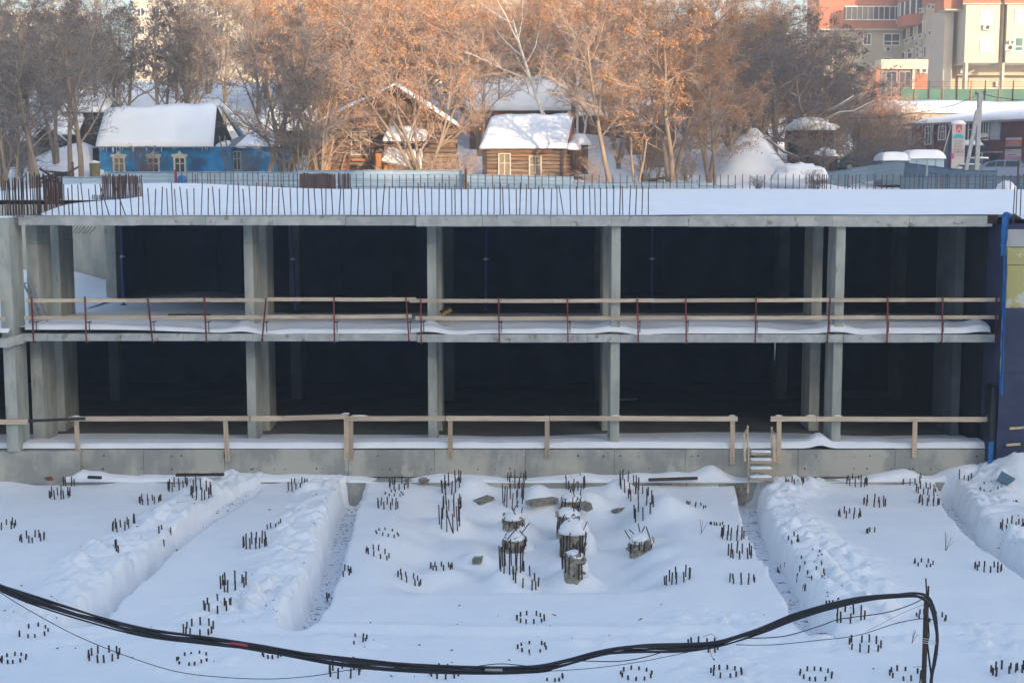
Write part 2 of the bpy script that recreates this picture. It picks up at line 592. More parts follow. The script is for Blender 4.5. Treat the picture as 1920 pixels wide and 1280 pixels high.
# level two
fl2 = bpart("floor_slab", B_().box(XL, XR, YF + .42, BACK + .2, Z2 - .24, Z2 - .004), 'floor')
beam_row(fl2, XL - .02, xstep, (82, 220, 340, 470, 634), YF + .05, Z2 - .235, Z2)
beam_row(fl2, xstep + .002, XP(1875, YF), (938, 1102, 1164, 1290, 1430, 1585, 1735), YF - .03, Z2 - .265, Z2 - .02)
ceil = bpart("ceiling_shade_sheet", B_().box(XL + .05, XR, YF + .44, BACK, Z2 - .27, Z2 - .245), 'concrete_shade', fl2)  # added thin sheet, its dark colour painting the shade under the slab
# open bay left of the frame: level two slab, standing 0.5 m nearer
lb = bpart("floor_slab", B_().box(-24, XL - .30, YF - .55, BACK + .2, Z2 - .36, Z2 - .09, .01), 'concrete_edge')
bb = B_(); bb.prism([(XL - .30, YF - .55, Z2 - .36), (XL - .022, YF + .05, Z2 - .30), (XL - .022, YF + .5, Z2 - .30), (XL - .30, YF + .5, Z2 - .36)], (0, 0, .30)); bpart("edge_beam", bb, 'concrete_edge', lb)
# ground floor slab and base wall
fl1 = bpart("floor_slab", B_().box(-24, XR, YF + .3, BACK + .2, Z1 - .25, Z1 - .004), 'floor')
xb = XP(140, YF)
base_cuts = [xb, XP(258, YF), XP(412, YF), XP(648, YF), XP(812, YF), XP(985, YF), XP(1155, YF), XP(1290, YF), XP(1420, YF), XP(1505, YF), XP(1690, YF), XP(1868, YF)]
rb = random.Random(3)
bw = bpart("base_wall", B_().box(-24, XR, YF + .12, YF + .3, -2.2, -.26), 'concrete_base')
for a_, b_ in zip(base_cuts, base_cuts[1:]):
    d = rb.uniform(-.015, .015)
    bpart("wall_panel", B_().box(a_ + .004, b_ - .004, YF + d, YF + .3, -.86, Z1 - rb.uniform(0, .02), .008), 'concrete_base', bw)
bpart("wall_panel", B_().box(-24, xb - .004, YF - .22, YF + .12, -1.05, Z1 - .02, .01), 'concrete_base', bw)
bpart("wall_panel", B_().box(-24, XP(85, 42.5), YF - .25, YF + .12, -2.2, -1.05, .01), 'concrete_base', bw)
foot = bpart("footing", B_().box(xb - .6, XP(648, YF), YF - .34, YF + .12, -2.2, -.93, .015), 'concrete_base')
bpart("footing_block", B_().box(XP(650, YF), XP(1500, YF), YF - .46, YF + .12, -2.2, -.90, .015), 'concrete_base', foot)
bpart("footing_block", B_().box(XP(1502, YF), XR, YF - .38, YF + .12, -2.2, -.92, .015), 'concrete_base', foot)
# cracked bits of footing sticking out
for px, w_, h_ in ((385, .9, .12), (610, .5, .3), (1380, .8, .2), (1745, .7, .45), (1710, .5, .3)):
    x = XP(px, 42.5)
    bpart("footing_block", B_().box(x - w_ / 2, x + w_ / 2, YF - .62, YF - .3, -1.6, -.98 - rb.uniform(0, .06), .02), 'stone', foot)

th_ = B_()
for k in range(46):
    x, z = rb.uniform(XP(145, YF), XR - .2), rb.choice((-.2, -.22, -.62, -.6))
    th_.tube([(x, YF - .022, z), (x, YF + .02, z)], rb.uniform(.014, .026), 8)
o = bpart("tie_hole", th_, 'shade_black', bw); o['kind'] = 'stuff'
# columns: pairs near the edge, a third row deep inside
CW = .28
colx = [(-15.05, 0), (XP(458, 44.1), 1), (XP(801, 44.1), 1), (XP(1146, 43.2), 0), (XP(1566, 43.2), 0), (14.25, 0)]


def column(x0, w, y0, y1, z0, z1, m='concrete'):
    c = B_()
    zs = z1 - .62
    c.box(x0, x0 + w, y0, y1, z0, zs, .012)
    c.box(x0 + .006, x0 + w - .006, y0 + .006, y1 - .006, zs, z1)
    return bpart("column", c, m)


for i, (x, set_) in enumerate(colx):
    for lv, (z0, z1) in enumerate(((Z1, Z2 - .25), (Z2, Z3 - .28))):
        if i == 0:
            x0 = x
            off = .10 if lv else .22
            if lv:
                column(x0 - .35, .36, YF - .35, YF + .75, Z2 - .10, Z3 - .02)
            else:
                column(x0 - .35, .36, YF - .3, YF + .75, Z1 - .02, Z2 - .37)
            column(x0 + .02, .36, 44.0, 45.3, z0, z1)
            column(x0 + .02, .36, 46.1, 47.6, z0, z1)
        else:
            y0 = 45.3 if i == 5 else 44.05 if set_ else YF + .12
            column(x - (.1 if i == 5 else 0), CW, y0, y0 + (.7 if i == 5 else 1.15), z0, z1, 'concrete_shade_inner' if i == 5 else 'concrete')
            column(x + (.0 if x < 0 else -.06), .34, 46.2, 47.5, z0, z1, 'concrete_shade_inner' if i == 5 else 'concrete')
        column(x + .05 if i else -15.05, .40, 52.6, 53.6, z0, z1, 'concrete' if i == 0 and lv else 'concrete_shade_inner')
# back wall, partitions, end wall
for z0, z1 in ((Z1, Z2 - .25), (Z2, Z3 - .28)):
    bpart("back_wall", B_().box(-15.0, XR, BACK, BACK + .25, z0, z1), 'concrete_shade')
    bpart("end_wall", B_().box(XR - .12, XR + .05, YF + 1.2, BACK, z0, z1), 'shade_black')
bpart("side_wall", B_().box(-14.95, -14.72, 53.7, BACK, Z2, Z3 - .28), 'concrete_shade')
bpart("side_wall", B_().box(-24, -23.7, YF, BACK, Z1, Z2 - .3), 'concrete_shade')
bpart("back_wall", B_().box(-24, -15.0, BACK, BACK + .25, Z1, Z2 - .3), 'concrete_shade')
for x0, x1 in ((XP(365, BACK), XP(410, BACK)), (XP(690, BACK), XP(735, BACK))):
    bpart("partition_wall", B_().box(x0, x1, BACK - .5, BACK - .003, Z2, Z3 - .28), 'concrete_shade')
for x0, x1, z0, z1, nm, m in ((XP(276, BACK), XP(361, BACK), Z2, P(300, 434, BACK).z, "doorway", 'black'), (XP(361.5, BACK), XP(456, BACK), Z2, Z3 - .3, "wall_panel", 'concrete_shade'), (XP(540, BACK), XP(640, BACK), Z2, Z3 - .3, "wall_panel", 'concrete_shade'),  # doorway: black panel painted in place of the unlit opening
                              (XP(850, BACK), XP(1000, BACK), Z2, Z3 - .3, "wall_panel", 'concrete_shade'), (XP(1240, BACK), XP(1400, BACK), Z2, Z3 - .3, "wall_panel", 'concrete_shade'), (XP(540, BACK), XP(790, BACK), Z1, Z2 - .3, "wall_panel", 'concrete_shade'), (XP(880, BACK), XP(1080, BACK), Z1, Z2 - .3, "wall_panel", 'concrete_shade')):
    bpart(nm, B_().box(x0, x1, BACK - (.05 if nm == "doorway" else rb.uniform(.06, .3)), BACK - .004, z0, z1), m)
# light back wall of the open bay, with two pockets at its top
lw = B_()
xs_ = [-24, XP(122, BACK), XP(134, BACK), XP(163, BACK), XP(180, BACK), -15.0]
bpart("bay_back_wall", B_().box(-24, -15.0, BACK, BACK + .25, Z2 - .3, Z3 - .42), 'concrete')
for a_, b_ in ((-24, XP(122, BACK)), (XP(134, BACK), XP(162, BACK)), (XP(179, BACK), -15.0)):
    bpart("wall_block", B_().box(a_, b_, BACK, BACK + .25, Z3 - .417, Z3 + .05), 'concrete')
bpart("pocket_lining", B_().box(-18.2, -15.1, BACK + .25, BACK + .3, Z3 - .43, Z3 + .0), 'concrete_shade')
bpart("bay_wall_joint", B_().box(XP(153, BACK), XP(155, BACK), BACK - .012, BACK - .002, Z2, Z3 - .43), 'concrete_base')
# upstand at the far edge of the deck
UP_Y = 75.2
bpart("rear_upstand", B_().box(-30, 31, UP_Y - .12, UP_Y + .15, Z3 - 1.3, Z3 + .30), 'concrete_base')
bpart("rear_deck", B_().box(-30, 31, BACK + .32, UP_Y - .12, Z3 - .3, Z3 - .01), 'concrete_base')

# rebar: one shared bar mesh
def rod_mesh(name, m, n=6):
    q = MB(); q.tube([(0, 0, 0), (.06, -.04, .5), (0, 0, 1)] if False else [(0, 0, 0), (0, 0, .97), (0, 0, 1)], [1, 1, .8], n)
    return mesh_from(name, q.v, q.f, m)


ROD = rod_mesh("rebar", M['rebar'])
ROD_FAR = rod_mesh("rebar_far", M['rebar_far'])


def rod(parent, org, p, h, r, tilt=(0, 0), me=None, name="rebar"):
    return obj(name, me or ROD, parent, Vector(p) - org, (tilt[0], tilt[1], rng.uniform(0, 6)), (r, r, h))


def deck_z(X, Y):
    X = np.asarray(X, float); Y = np.asarray(Y, float)
    z = Z3 + 0.012 + 0.30 * sstep(Y, YF + .25, YF + 4.0) + 0.012 * (Y - YF) * 0.5
    z = z + 0.05 * vnoise(X * .35, Y * .25, 12)
    z = z + 0.38 * np.exp(-((X + 16.5) / 5.5) ** 2 - ((Y - 68) / 6) ** 2) + .15 * np.exp(-((X + 20.5) / 1.6) ** 2 - ((Y - 66) / 4) ** 2)
    z = z - 0.35 * sstep(-X, 14.2, 15.6) * (1 - sstep(Y, 56, 59))
    z = z - .16 * sstep(X, 14.8, 15.6) * (1 - sstep(Y, 43.2, 46)) - .3 * sstep(-X, 23, 27) * sstep(Y, 60, 70)
    return z


grid_mesh("roof_snow", np.arange(-30, 31, 0.25), np.concatenate([np.arange(YF + .02, YF + 4, .12), np.arange(YF + 4, UP_Y + .1, .4)]), deck_z, M['snow'],
          keep=lambda x, y: ~((x < XL - .05) & (y < BACK + .15)) & ~((x > 20.5) & (y < 50)), kind='stuff')

dz = lambda x, y: float(deck_z(np.array([x]), np.array([y]))[0])
# front row of starter bars on the roof edge
front = []
px = 66.0
while px < 1222:
    front.append(px)
    px += rng.choice((9.5, 11.5, 12, 12, 12.5, 13, 6))
for px in front:
    y = YF + .30 + rng.uniform(-.05, .12)
    x = XP(px, y)
    tall = rng.choice((.82, .84, .88, .95, 1.0))
    if px > 1000: tall = rng.choice((.85, .9, .92))
    tl = (rng.uniform(-.03, .03), rng.uniform(-.06, .09) if px < 780 else rng.uniform(-.03, .03))
    if rng.random() < .06: tl = (tl[0], rng.uniform(-.3, .35))
    rod(roof, BO, (x, y, Z3 - .02), tall, .0165, tl, ROD_FAR)
for px in (1896, 1901, 1909, 1917, 1925):
    rod(roof, BO, (XP(px, 44), 44, Z3 - .1), .95, .016, (0, rng.uniform(-.03, .03)), ROD_FAR)
# back row
px, nb = 345.0, 0
while px < 1935 and nb < 172:
    near = px > 640
    if 665 < px < 669: px = 670
    x = XP(px, UP_Y)
    rod(roof, BO, (x, UP_Y + rng.uniform(-.06, .06), Z3 + .1), rng.uniform(1.12, 1.2) if px > 700 else rng.uniform(1.15, 1.3), .024, (0, rng.uniform(-.015, .015)), ROD_FAR)
    nb += 1
    px += rng.choice((8, 10, 10.5, 5)) if px < 660 else rng.choice((12.5, 13, 13.5, 13.5, 14)) if px < 1480 else rng.choice((6, 8.5, 8.5, 12, 13.5, 3.5))
# short mesh stubs left of them
# two rows of horizontal ties far behind the bars
for z in (Z3 + .62, Z3 + .95):
    t = B_(); t.tube([(XP(345, UP_Y), UP_Y + .09, z), (XP(870, UP_Y), UP_Y + .09, z)], .011, 5); bpart("tie_bar", t, 'rebar_far', roof)


def cage(label, pts, h, r, me=ROD_FAR, tilt=.02, group=None):
    c = Vector(pts[0])
    t = thing("rebar_cage", c, label, "rebar", group)
    for p in pts:
        rod(t, c, p, h * rng.uniform(.93, 1.04), r, (rng.uniform(-tilt, tilt), rng.uniform(-tilt, tilt)), me)
    return t, c


pts = [(x, y, Z3 - .05) for x in np.linspace(-15.33, -14.72, 8) for y in (YF - .05, YF + .35)]
t, c = cage("tall dark rebar bundle standing on the outermost column head beside the roof edge", pts, 1.14, .017, ROD)
mb = MB(c); mb.box(-15.42, -15.04, YF - .36, YF + .42, Z3 - .06, Z3 - .015); mb.build("snow_cap", M['snow'], t)
pts = [(-15.05 + rng.uniform(-.05, .12), y, Z3 - .02) for y in np.linspace(44.4, 47.8, 26)]
cage("long receding row of tall rebar along the open edge of the snowy roof", pts, 1.25, .019, ROD)
pts = [(x, 57.4 + dy, Z3 + .02) for x in np.linspace(XP(88, 57.4), XP(116, 57.4), 13) for dy in (0, .2)]
cage("small dense brown rebar clump between the long rebar row and the lowest fence", pts, .95, .022, ROD_FAR)
pts = [(x, y, Z3 + .1) for x in np.linspace(XP(197, 57.5), XP(268, 57.5), 24) for y in (57.45, 57.65)]
cage("dense block of brown rebar rising from the roof snow in front of the blue house", pts, 1.13, .021, ROD_FAR)
pts = [(x, 57.5, Z3 + .15) for x in np.linspace(XP(178, 57.5), XP(196, 57.5), 7)]
cage("short rebar stubs poking out of the roof snow beside the dense rebar block", pts, .28, .018)
pts = [(x, UP_Y - 1 + dy, Z3 + .35) for x in list(np.linspace(XP(570, UP_Y), XP(634, UP_Y), 34)) for dy in (0, .3)]
cage("tight brown rebar block near the pale fence, below the log house", pts, .95, .03)
pts = [(x, UP_Y - .8, Z3 + .35) for x in np.linspace(XP(640, UP_Y), XP(662, UP_Y), 10)]
cage("narrow rebar clump beside the tight brown rebar block at the rear roof edge", pts, .95, .026)
# bars hanging over the bay wall pockets
for px in (128, 138, 146, 152, 158, 166, 172, 179):
    p = P(px, 425, BACK - .15)
    q = MB(BO); q.tube([p, p + Vector((-.22, -.1, -.28))], .012, 5); bpart("bent_rebar", q, 'rebar')

# ------------------------------------------------------------------ snow blown onto the floors
def lvl2_z(X, Y):
    t = YF + .05 + 0 * X
    th = .15 + .10 * vnoise(X * .45, Y * .2, 15) + .05 * vnoise(X * 1.3, Y * .6, 16)
    z = Z2 + th * sstep(Y, t - .02, t + .10) * (1 - .85 * sstep(Y, 43.9, 46.5))
    z = z + .10 * (1 - sstep(Y, 46, 51)) * sstep(Y, 43.2, 44.5) * .6
    for x, s in colx[1:]:
        z = z + .22 * np.exp(-((X - x - .1) / .45) ** 2 - ((Y - 43.6) / .5) ** 2) - .16 * np.exp(-((X - x - .9) / .5) ** 2 - ((Y - 44.0) / .8) ** 2)
    lb_ = sstep(-X, 7.5, 12.5)
    z = z + lb_ * (.12 + .05 * sstep(Y, 47, 56))
    z = z - .2 * sstep(Y + .5 * vnoise(X * .3, Y * .2, 19), 47.5, 54) * (1 - lb_)
    return z


def lvl2l_z(X, Y):
    return Z2 + .05 + .12 * sstep(Y, YF - .6, YF - .4) + .10 * vnoise(X * .5, Y * .3, 18) + (.35 + .5 * sstep(-X, 15.5, 18)) * sstep(Y, 50, 57)


def lvl1_z(X, Y):
    z = Z1 + (.17 + .05 * vnoise(X * .5, Y * .25, 25) + .03 * vnoise(X * 1.6, Y * .7, 26)) * sstep(Y, YF - .0, YF + .13) * (1 - .82 * sstep(Y, YF + .7, YF + 1.7))
    z = z + .03 + .02 * vnoise(X * .3, Y * .5, 27) - .12 * sstep(Y + 1.2 * vnoise(X * .25, Y * .2, 28), 44.6, 47.0)
    x = colx[4][0]
    z = z + .25 * np.exp(-((X - x + .35) / .28) ** 2 - ((Y - 43.4) / .4) ** 2)
    return z


fy = np.concatenate([np.arange(YF + .03, YF + 2.2, .055), np.arange(YF + 2.2, BACK - .1, .35)])
grid_mesh("floor_snow", np.arange(XL + .02, XR - .13, .12), fy, lvl2_z, M['snow'], kind='stuff')
fyl = np.concatenate([np.arange(YF - .56, YF + 1.2, .06), np.arange(YF + 1.2, BACK + .02, .35)])
grid_mesh("bay_snow", np.arange(-24, XL + .2, .12), fyl, lvl2l_z, M['snow'], keep=lambda x, y: ~((x > XL - .28) & (y < YF + .06)), kind='stuff')
grid_mesh("ground_floor_snow", np.arange(-23.6, XR - .13, .12), np.concatenate([np.arange(YF - .0, YF + 2.2, .055), np.arange(YF + 2.2, 52, .35)]), lvl1_z, M['snow'], kind='stuff')
# snow on the footing ledge
xx = np.arange(xb - .4, XR, .06)
th = np.maximum(0.0, .10 + .22 * vnoise(xx * .55, xx * 0 + 2, 33) + .10 * vnoise(xx * 1.8, xx * 0, 34))
th = th + .25 * np.exp(-((xx - XP(1345, 42.7)) / .5) ** 2) + .2 * np.exp(-((xx - XP(1700, 42.7)) / .6) ** 2) + .42 * np.exp(-((xx - XP(1840, 42.6)) / .7) ** 2) + .15 * np.exp(-((xx - xb) / .2) ** 2)
vv, ff = [], []
NS = 9
for i, (x, t_) in enumerate(zip(xx, th)):
    y1 = YF - .5 if x > XP(650, YF) and x < XP(1500, YF) else YF - .40
    for j in range(NS):
        a = math.pi * j / (NS - 1) / 2
        vv.append((x, y1 + (YF - .002 - y1) * (1 - math.cos(a)) * .98, -.94 + (.02 + t_) * math.sin(a) ** .6))
for i in range(len(xx) - 1):
    for j in range(NS - 1):
        ff.append((i * NS + j, (i + 1) * NS + j, (i + 1) * NS + j + 1, i * NS + j + 1))
o = obj("ledge_snow", mesh_from("ledge_snow", vv, ff, M['snow'], True)); o['kind'] = 'stuff'
# ------------------------------------------------------------------ timber railing of the ground floor
def plank_between(org, a, b, w, h, name, m, parent, up=(0, 0, 1)):
    q = MB(org); q.bar(a, b, w, h, up)
    return q.build(name, M[m], parent)


def timber_rail(label, rails, posts, extra=None):
    c = P(posts[0][0], 845, YF - .05)
    t = thing("timber_railing", c, label, "railing", "timber railings along the ground floor")
    for (x0, v0, x1, v1) in rails:
        plank_between(c, P(x0, v0, YF - .075), P(x1, v1, YF - .075), .045, .15, "rail", 'pine', t)
    for (x, v0, x1, v1) in posts:
        a, b = P(x, v0, YF - .03 - .0), P(x1, v1, YF - .03)
        q = MB(c); q.bar((a.x, YF - .027, a.z), (b.x, YF - .027, b.z), .14, .045, (0, 1, 0)); q.build("post", M['pine_v'], t)
        q = MB(c)
        for dz_ in (.10, .2):
            q.tube([(b.x, YF - .06, b.z + dz_), (b.x, YF - .045, b.z + dz_)], .014, 6)
        q.build("bolt", M['rebar'], t)
    for (x0, x1, v) in extra or ():
        a, b = P(x0, v, YF - .075), P(x1, v, YF - .075)
        q = MB(c); q.blob(((a.x + b.x) / 2, YF - .075, a.z - .01), (b.x - a.x) / 2, .03, .035, seed=int(x0), n=8, m=3, half=True)
        q.build("snow_cap", M['snow'], t, True)
    return t


timber_rail("raw plank railing on two posts, running from the black bar to the doubled post",
            [(130, 785, 470, 784), (468, 784.5, 530, 784), (528, 784, 648, 780.5)],
            [(143, 786, 147, 869), (422, 783, 427, 864), (649, 777, 650, 862)], [(136, 150, 780), (640, 656, 775)])
timber_rail("raw plank railing starting at the doubled post and ending beside the wooden stairs",
            [(652, 784.5, 835, 784), (836, 784, 1030, 784.5), (1031, 784, 1160, 784), (1161, 784, 1383, 785)],
            [(658, 780, 658, 862), (844, 779, 845, 861), (1026, 779, 1026, 858), (1374, 781, 1373, 870)], [(655, 690, 779), (1144, 1164, 779), (1366, 1380, 779)])
timber_rail("raw plank railing between the wooden stairs and the navy wrapped wall",
            [(1445, 785, 1530, 785), (1531, 785, 1863, 786)],
            [(1461, 783, 1460, 868), (1716, 786, 1714, 857), (1857, 783, 1855, 874)], [(1453, 1468, 779), (1510, 1530, 779), (1563, 1580, 779), (1850, 1860, 779)])
c = P(0, 791, YF - .6)
t = thing("timber_rail", P(-40, 791, YF - .6), "single raw plank nailed across the outermost grey column at the photo's edge", "plank")
plank_between(P(-40, 791, YF - .6), P(-60, 791, YF - .38), P(52, 790.5, YF - .38), .04, .15, "plank", 'pine', t)
c = P(52, 790, YF - .3)
t = thing("steel_bar", c, "black steel bar bridging the gap between the columns and the plank railing", "bar")
q = MB(c); q.bar(P(53, 789, YF - .3), P(160, 784, YF - .115), .05, .08); q.build("bar", M['black'], t)

# ------------------------------------------------------------------ upper railing: two plank lines on red clamp posts
c = P(40, 640, YF)
ur = thing("guard_railing", c, "upper guard railing of two plank lines on rusty red clamp posts", "railing")
hi = [(48, 563.5, 240, 563), (238, 563.5, 395, 562), (393, 562.5, 500, 562.5), (498, 561, 640, 561), (638, 561.5, 780, 561), (768, 563.5, 900, 564), (898, 564, 1040, 564), (1038, 564, 1225, 563),
      (1223, 563.5, 1420, 562.5), (1418, 563, 1560, 562), (1558, 562.5, 1770, 562), (1768, 562, 1876, 562)]
lo_ = [(45, 596, 200, 595.5), (198, 595, 330, 595), (328, 595, 500, 594.5), (498, 594, 640, 593.5), (638, 594, 772, 592.5), (779, 596, 935, 596.5), (933, 597, 1100, 596), (1098, 596, 1290, 595.5),
       (1288, 596, 1470, 595.5), (1468, 595.5, 1640, 594.5), (1638, 595, 1872, 594.5)]
for L_ in (hi, lo_):
    for i, (x0, v0, x1, v1) in enumerate(L_):
        y = YF - .06 - .016 * (i % 2)
        plank_between(c, P(x0, v0, y), P(x1, v1, y), .03, .115, "rail", 'pine', ur)
for (x0, v0, x1, v1) in ((59, 557, 63, 643), (159, 556, 162, 643), (277, 559, 286, 643), (383, 557, 387, 643), (499, 558, 491, 640), (626, 557, 627, 643), (761, 557, 767, 641), (789, 558, 790, 645), (935, 558, 936, 646),
                         (1064, 558, 1065, 645), (1195, 557, 1197, 644), (1286, 558, 1287, 645), (1418, 556, 1416, 644), (1557, 557, 1551, 643), (1665, 556, 1663, 643), (1768, 556, 1766, 643), (1868, 557, 1867, 641)):
    a, b = P(x0, v0, YF - .13), P(x1, v1, YF - .13)
    q = MB(c); q.bar(a, b, .042, .042, (0, 1, 0))
    q.bar(b + Vector((0, .02, .02)), b + Vector((0, .30, .02)), .05, .03)
    q.build("clamp_post", M['red'], ur)
    z0 = P(x0, 598, YF - .1).z
    q = MB(c); q.bar((a.x * .4 + b.x * .6, YF - .12, z0 - .10), (a.x * .4 + b.x * .6 + .10, YF + .12, z0 - .10), .03, .03)
    q.tube([(a.x * .4 + b.x * .6 + .07, YF - .02, z0 - .10), (a.x * .4 + b.x * .6 + .07, YF - .02, z0 - .42)], .014, 5)
    q.build("clamp_screw", M['rebar'], ur)
c = P(-30, 560, YF - .62)
t = thing("guard_railing", c, "short two-plank guard rail at the photo's edge before the outermost column", "railing")
plank_between(c, P(-40, 560, YF - .62), P(10, 560, YF - .62), .03, .115, "rail", 'pine', t)
plank_between(c, P(-40, 597, YF - .62), P(9, 598, YF - .62), .03, .115, "rail", 'pine', t)

# ------------------------------------------------------------------ wooden stairs
base = ghit(1427, 915)
top = P(1425, 845, YF)
c = Vector((base.x, 41.6, base.z))
st = thing("wooden_stairs", c, "steep open wooden stairs with snow on the treads and two handrails", "stairs")
sl = []
for (xb_, vb_, xt_, vt_) in ((1403, 912, 1404, 848), (1449, 906, 1450, 846)):
    a, b = P(xb_, vb_, 41.75), P(xt_, vt_, YF - .08)
    q = MB(c); q.bar(a - Vector((0, 0, .25)), b + Vector((0, 0, .12)), .05, .2); q.build("stringer", M['pine_v'], st)
    sl.append((a, b))
for i in range(4):
    f = (.16, .42, .68, .92)[i]
    a = sl[0][0].lerp(sl[0][1], f); b_ = sl[1][0].lerp(sl[1][1], f)
    z = (a.z + b_.z) / 2
    y = a.y
    q = MB(c); q.box(a.x + .027, b_.x - .027, y - .12, y + .14, z, z + .045); tr = q.build("tread", M['pine'], st)
    q = MB(c); q.box(a.x + .04, b_.x - .04, y - .11, y + .13, z + .045, z + .13, .04); q.build("snow_cap", M['snow'], tr, True)
for (x0, v0, x1, v1, xt, vt) in ((1397, 850, 1395, 815, 1402, 797), (1453, 850, 1451, 815, 1447, 800)):
    a, b_, d = P(x0, v0, 42.0), P(x1, v1, 42.3), P(xt, vt, YF - .12)
    q = MB(c); q.bar(P(x0, v0 + 15, 41.9), b_, .07, .045, (0, 1, 0)); q.build("handrail_post", M['pine_v'], st)
    e_ = P(xt, vt + 55, YF - .12)
    q = MB(c); q.bar(e_, d, .05, .045, (0, 1, 0)); q.build("handrail_post", M['pine_v'], st)
    q = MB(c); q.bar(b_, d.lerp(e_, .12), .035, .09); q.build("handrail", M['pine'], st)

# ------------------------------------------------------------------ things on the upper floor
c = P(88, 605, 43.7)
t = thing("ladder", c, "aluminium ladder leaning against the columns at the open corner bay", "ladder")
for dx in (-.10, .10):
    q = MB(c); q.bar(P(84, 603, 43.7) + Vector((dx, 0, -.05)), P(46, 522, 43.9) + Vector((dx, .0, 0)), .05, .07, (0, 1, 0)); q.build("rail", M['alu'], t)
for i in range(7):
    f = (i + .6) / 7.4
    p = P(84, 603, 43.7).lerp(P(46, 522, 43.9), f)
    q = MB(c); q.tube([p + Vector((-.1, 0, 0)), p + Vector((.1, 0, 0))], .018, 5); q.build("rung", M['alu'], t)
for (x0, v1, x1, lab) in ((229, 571, 232, "blue steel prop in front of the dark doorway beside the light bay wall"), (547, 582, 554, "bright blue steel prop beside the inner column of the second bay"),
                          (912, 582, 911, "dim blue steel prop deep in the shade of the middle bay"), (1222, 580, 1222, "dim blue steel prop in the shade next to the fourth column pair")):
    b_ = P(x1, v1, 49.5); a = Vector((XP(x0, 49.5), 49.5, Z3 - .28))
    b_.z = max(Z2 + .02, b_.z)
    t = thing("steel_prop", b_, lab, "prop", "blue steel props under the roof")
    m_ = b_.lerp(a, .56)
    q = MB(b_); q.tube([b_, m_], .045, 8); q.build("outer_tube", M['blue_prop'], t)
    q = MB(b_); q.tube([m_, a], .032, 8); q.build("inner_tube", M['blue_prop'], t)
    q = MB(b_); q.tube([m_ - Vector((0, 0, .04)), m_ + Vector((0, 0, .04))], .06, 8); q.bar(m_ + Vector((-.12, 0, 0)), m_ + Vector((.12, 0, 0)), .02, .02); q.build("collar", M['alu'], t)
    q = MB(b_); q.box(b_.x - .1, b_.x + .1, b_.y - .1, b_.y + .1, b_.z - .02, b_.z); q.build("foot_plate", M['black'], t)
c = P(838, 590, 45.6)
t = thing("toolbox", c, "yellow and black toolbox tipped on the upper floor behind the railing", "toolbox")
t.scale = (.8, .8, .8)
q = MB(); q.box(-.22, .22, -.12, .12, 0, .13, .015); o = q.build("box_body", M['yellow'], t); o.rotation_euler = (0, R(-24), .3); o.location = (0, 0, .06)
q = MB(); q.box(-.23, .23, -.125, .125, .132, .2, .02); o = q.build("lid", M['black'], t); o.rotation_euler = (0, R(-24), .3); o.location = (0, 0, .06)
q = MB(); q.tube([(-.08, 0, .2), (-.06, 0, .26), (.06, 0, .26), (.08, 0, .2)], .012, 5); o = q.build("handle", M['black'], t); o.rotation_euler = (0, R(-24), .3); o.location = (0, 0, .06)
for (x0, x1, v, Y, lab) in ((826, 858, 599, 44.3, "short snowy board lying below the toolbox"), (392, 420, 593, 45.2, "dark board lying in the snow behind the upper railing"), (315, 395, 590, 46.5, "long thin board lying on the snowy upper floor")):
    a, b_ = P(x0, v, Y), P(x1, v, Y)
    q = MB(a); q.bar(a, b_, .12, .05); tag(q.build("board", M['rebar'] if x1 < 500 else M['pine']), lab, "board").location = a
a = P(1160, 748, 52.5); a.z = .05
q = MB(a); q.bar(a, a + Vector((.7, .1, 0)), .1, .05); tag(q.build("board", M['pine']), "lone board lying in the dark of the ground floor", "board").location = a
a = P(1453, 641, 45.0)
q = MB(a); q.tube([a + Vector((0, 0, .1)), a + Vector((.01, 0, -.2)), a + Vector((.0, 0, -.58))], [.03, .02, .006], 6); tag(q.build("icicle", M['snow']), "thin icicle hanging from the upper slab in the dark bay", "icicle").location = a

# ------------------------------------------------------------------ navy wrapped neighbour wall
nx = XP(1884, 42.6)
c = Vector((nx, 42.6, -1.0))
nb_ = thing("wrapped_wall", c, "neighbouring wall wrapped in navy membrane with a strip of yellow insulation", "wall")
q = MB(c); q.box(nx, nx + 6, 42.6, 50, -2.2, 6.9); q.build("wall_core", M['concrete_shade'], nb_)
q = MB(c); q.box(nx - .02, nx + 6, 42.52, 42.6, P(1890, 463, 42.5).z, 6.75, .01); q.build("parapet_panel", M['plaster'], nb_)
za, zm, zb = P(1890, 464, 42.5).z, P(1890, 497, 42.5).z, P(1890, 580, 42.5).z
q = MB(c); q.box(nx + .03, nx + 2.4, 42.50, 42.6, zm + .008, za - .005, .01); q.build("insulation_slab", M['insul'], nb_)
q = MB(c); q.box(nx + .05, nx + 2.4, 42.51, 42.6, zb, zm - .005, .01); q.build("insulation_slab", M['insul'], nb_)
# membrane: a wavy sheet with a lap
def sheet(org, xs, zs, yf, thick=.02):
    q = MB(org)
    n = len(zs)
    vv = [(x, yf(x, z), z) for x in xs for z in zs]
    ff = [(i * n + j, (i + 1) * n + j, (i + 1) * n + j + 1, i * n + j + 1) for i in range(len(xs) - 1) for j in range(n - 1)]
    return q.add(vv, ff)
zl = P(1890, 697, 42.5).z
wv = lambda x, z: 42.47 + .025 * math.sin(x * 2.3 + z * .7) + .02 * math.sin(z * 1.9 + x) + (.03 * math.sin(x * 5) if abs(z - zl) < .3 else 0)
q = sheet(c, np.linspace(nx - .02, nx + 6, 30), np.linspace(zl, zb + .05, 16), wv); q.build("membrane", M['membrane'], nb_, True)
q = sheet(c, np.linspace(nx - .06, nx + 6, 30), np.linspace(-2.0, zl + .02, 24), lambda x, z: wv(x, z) + .05); q.build("membrane", M['membrane'], nb_, True)
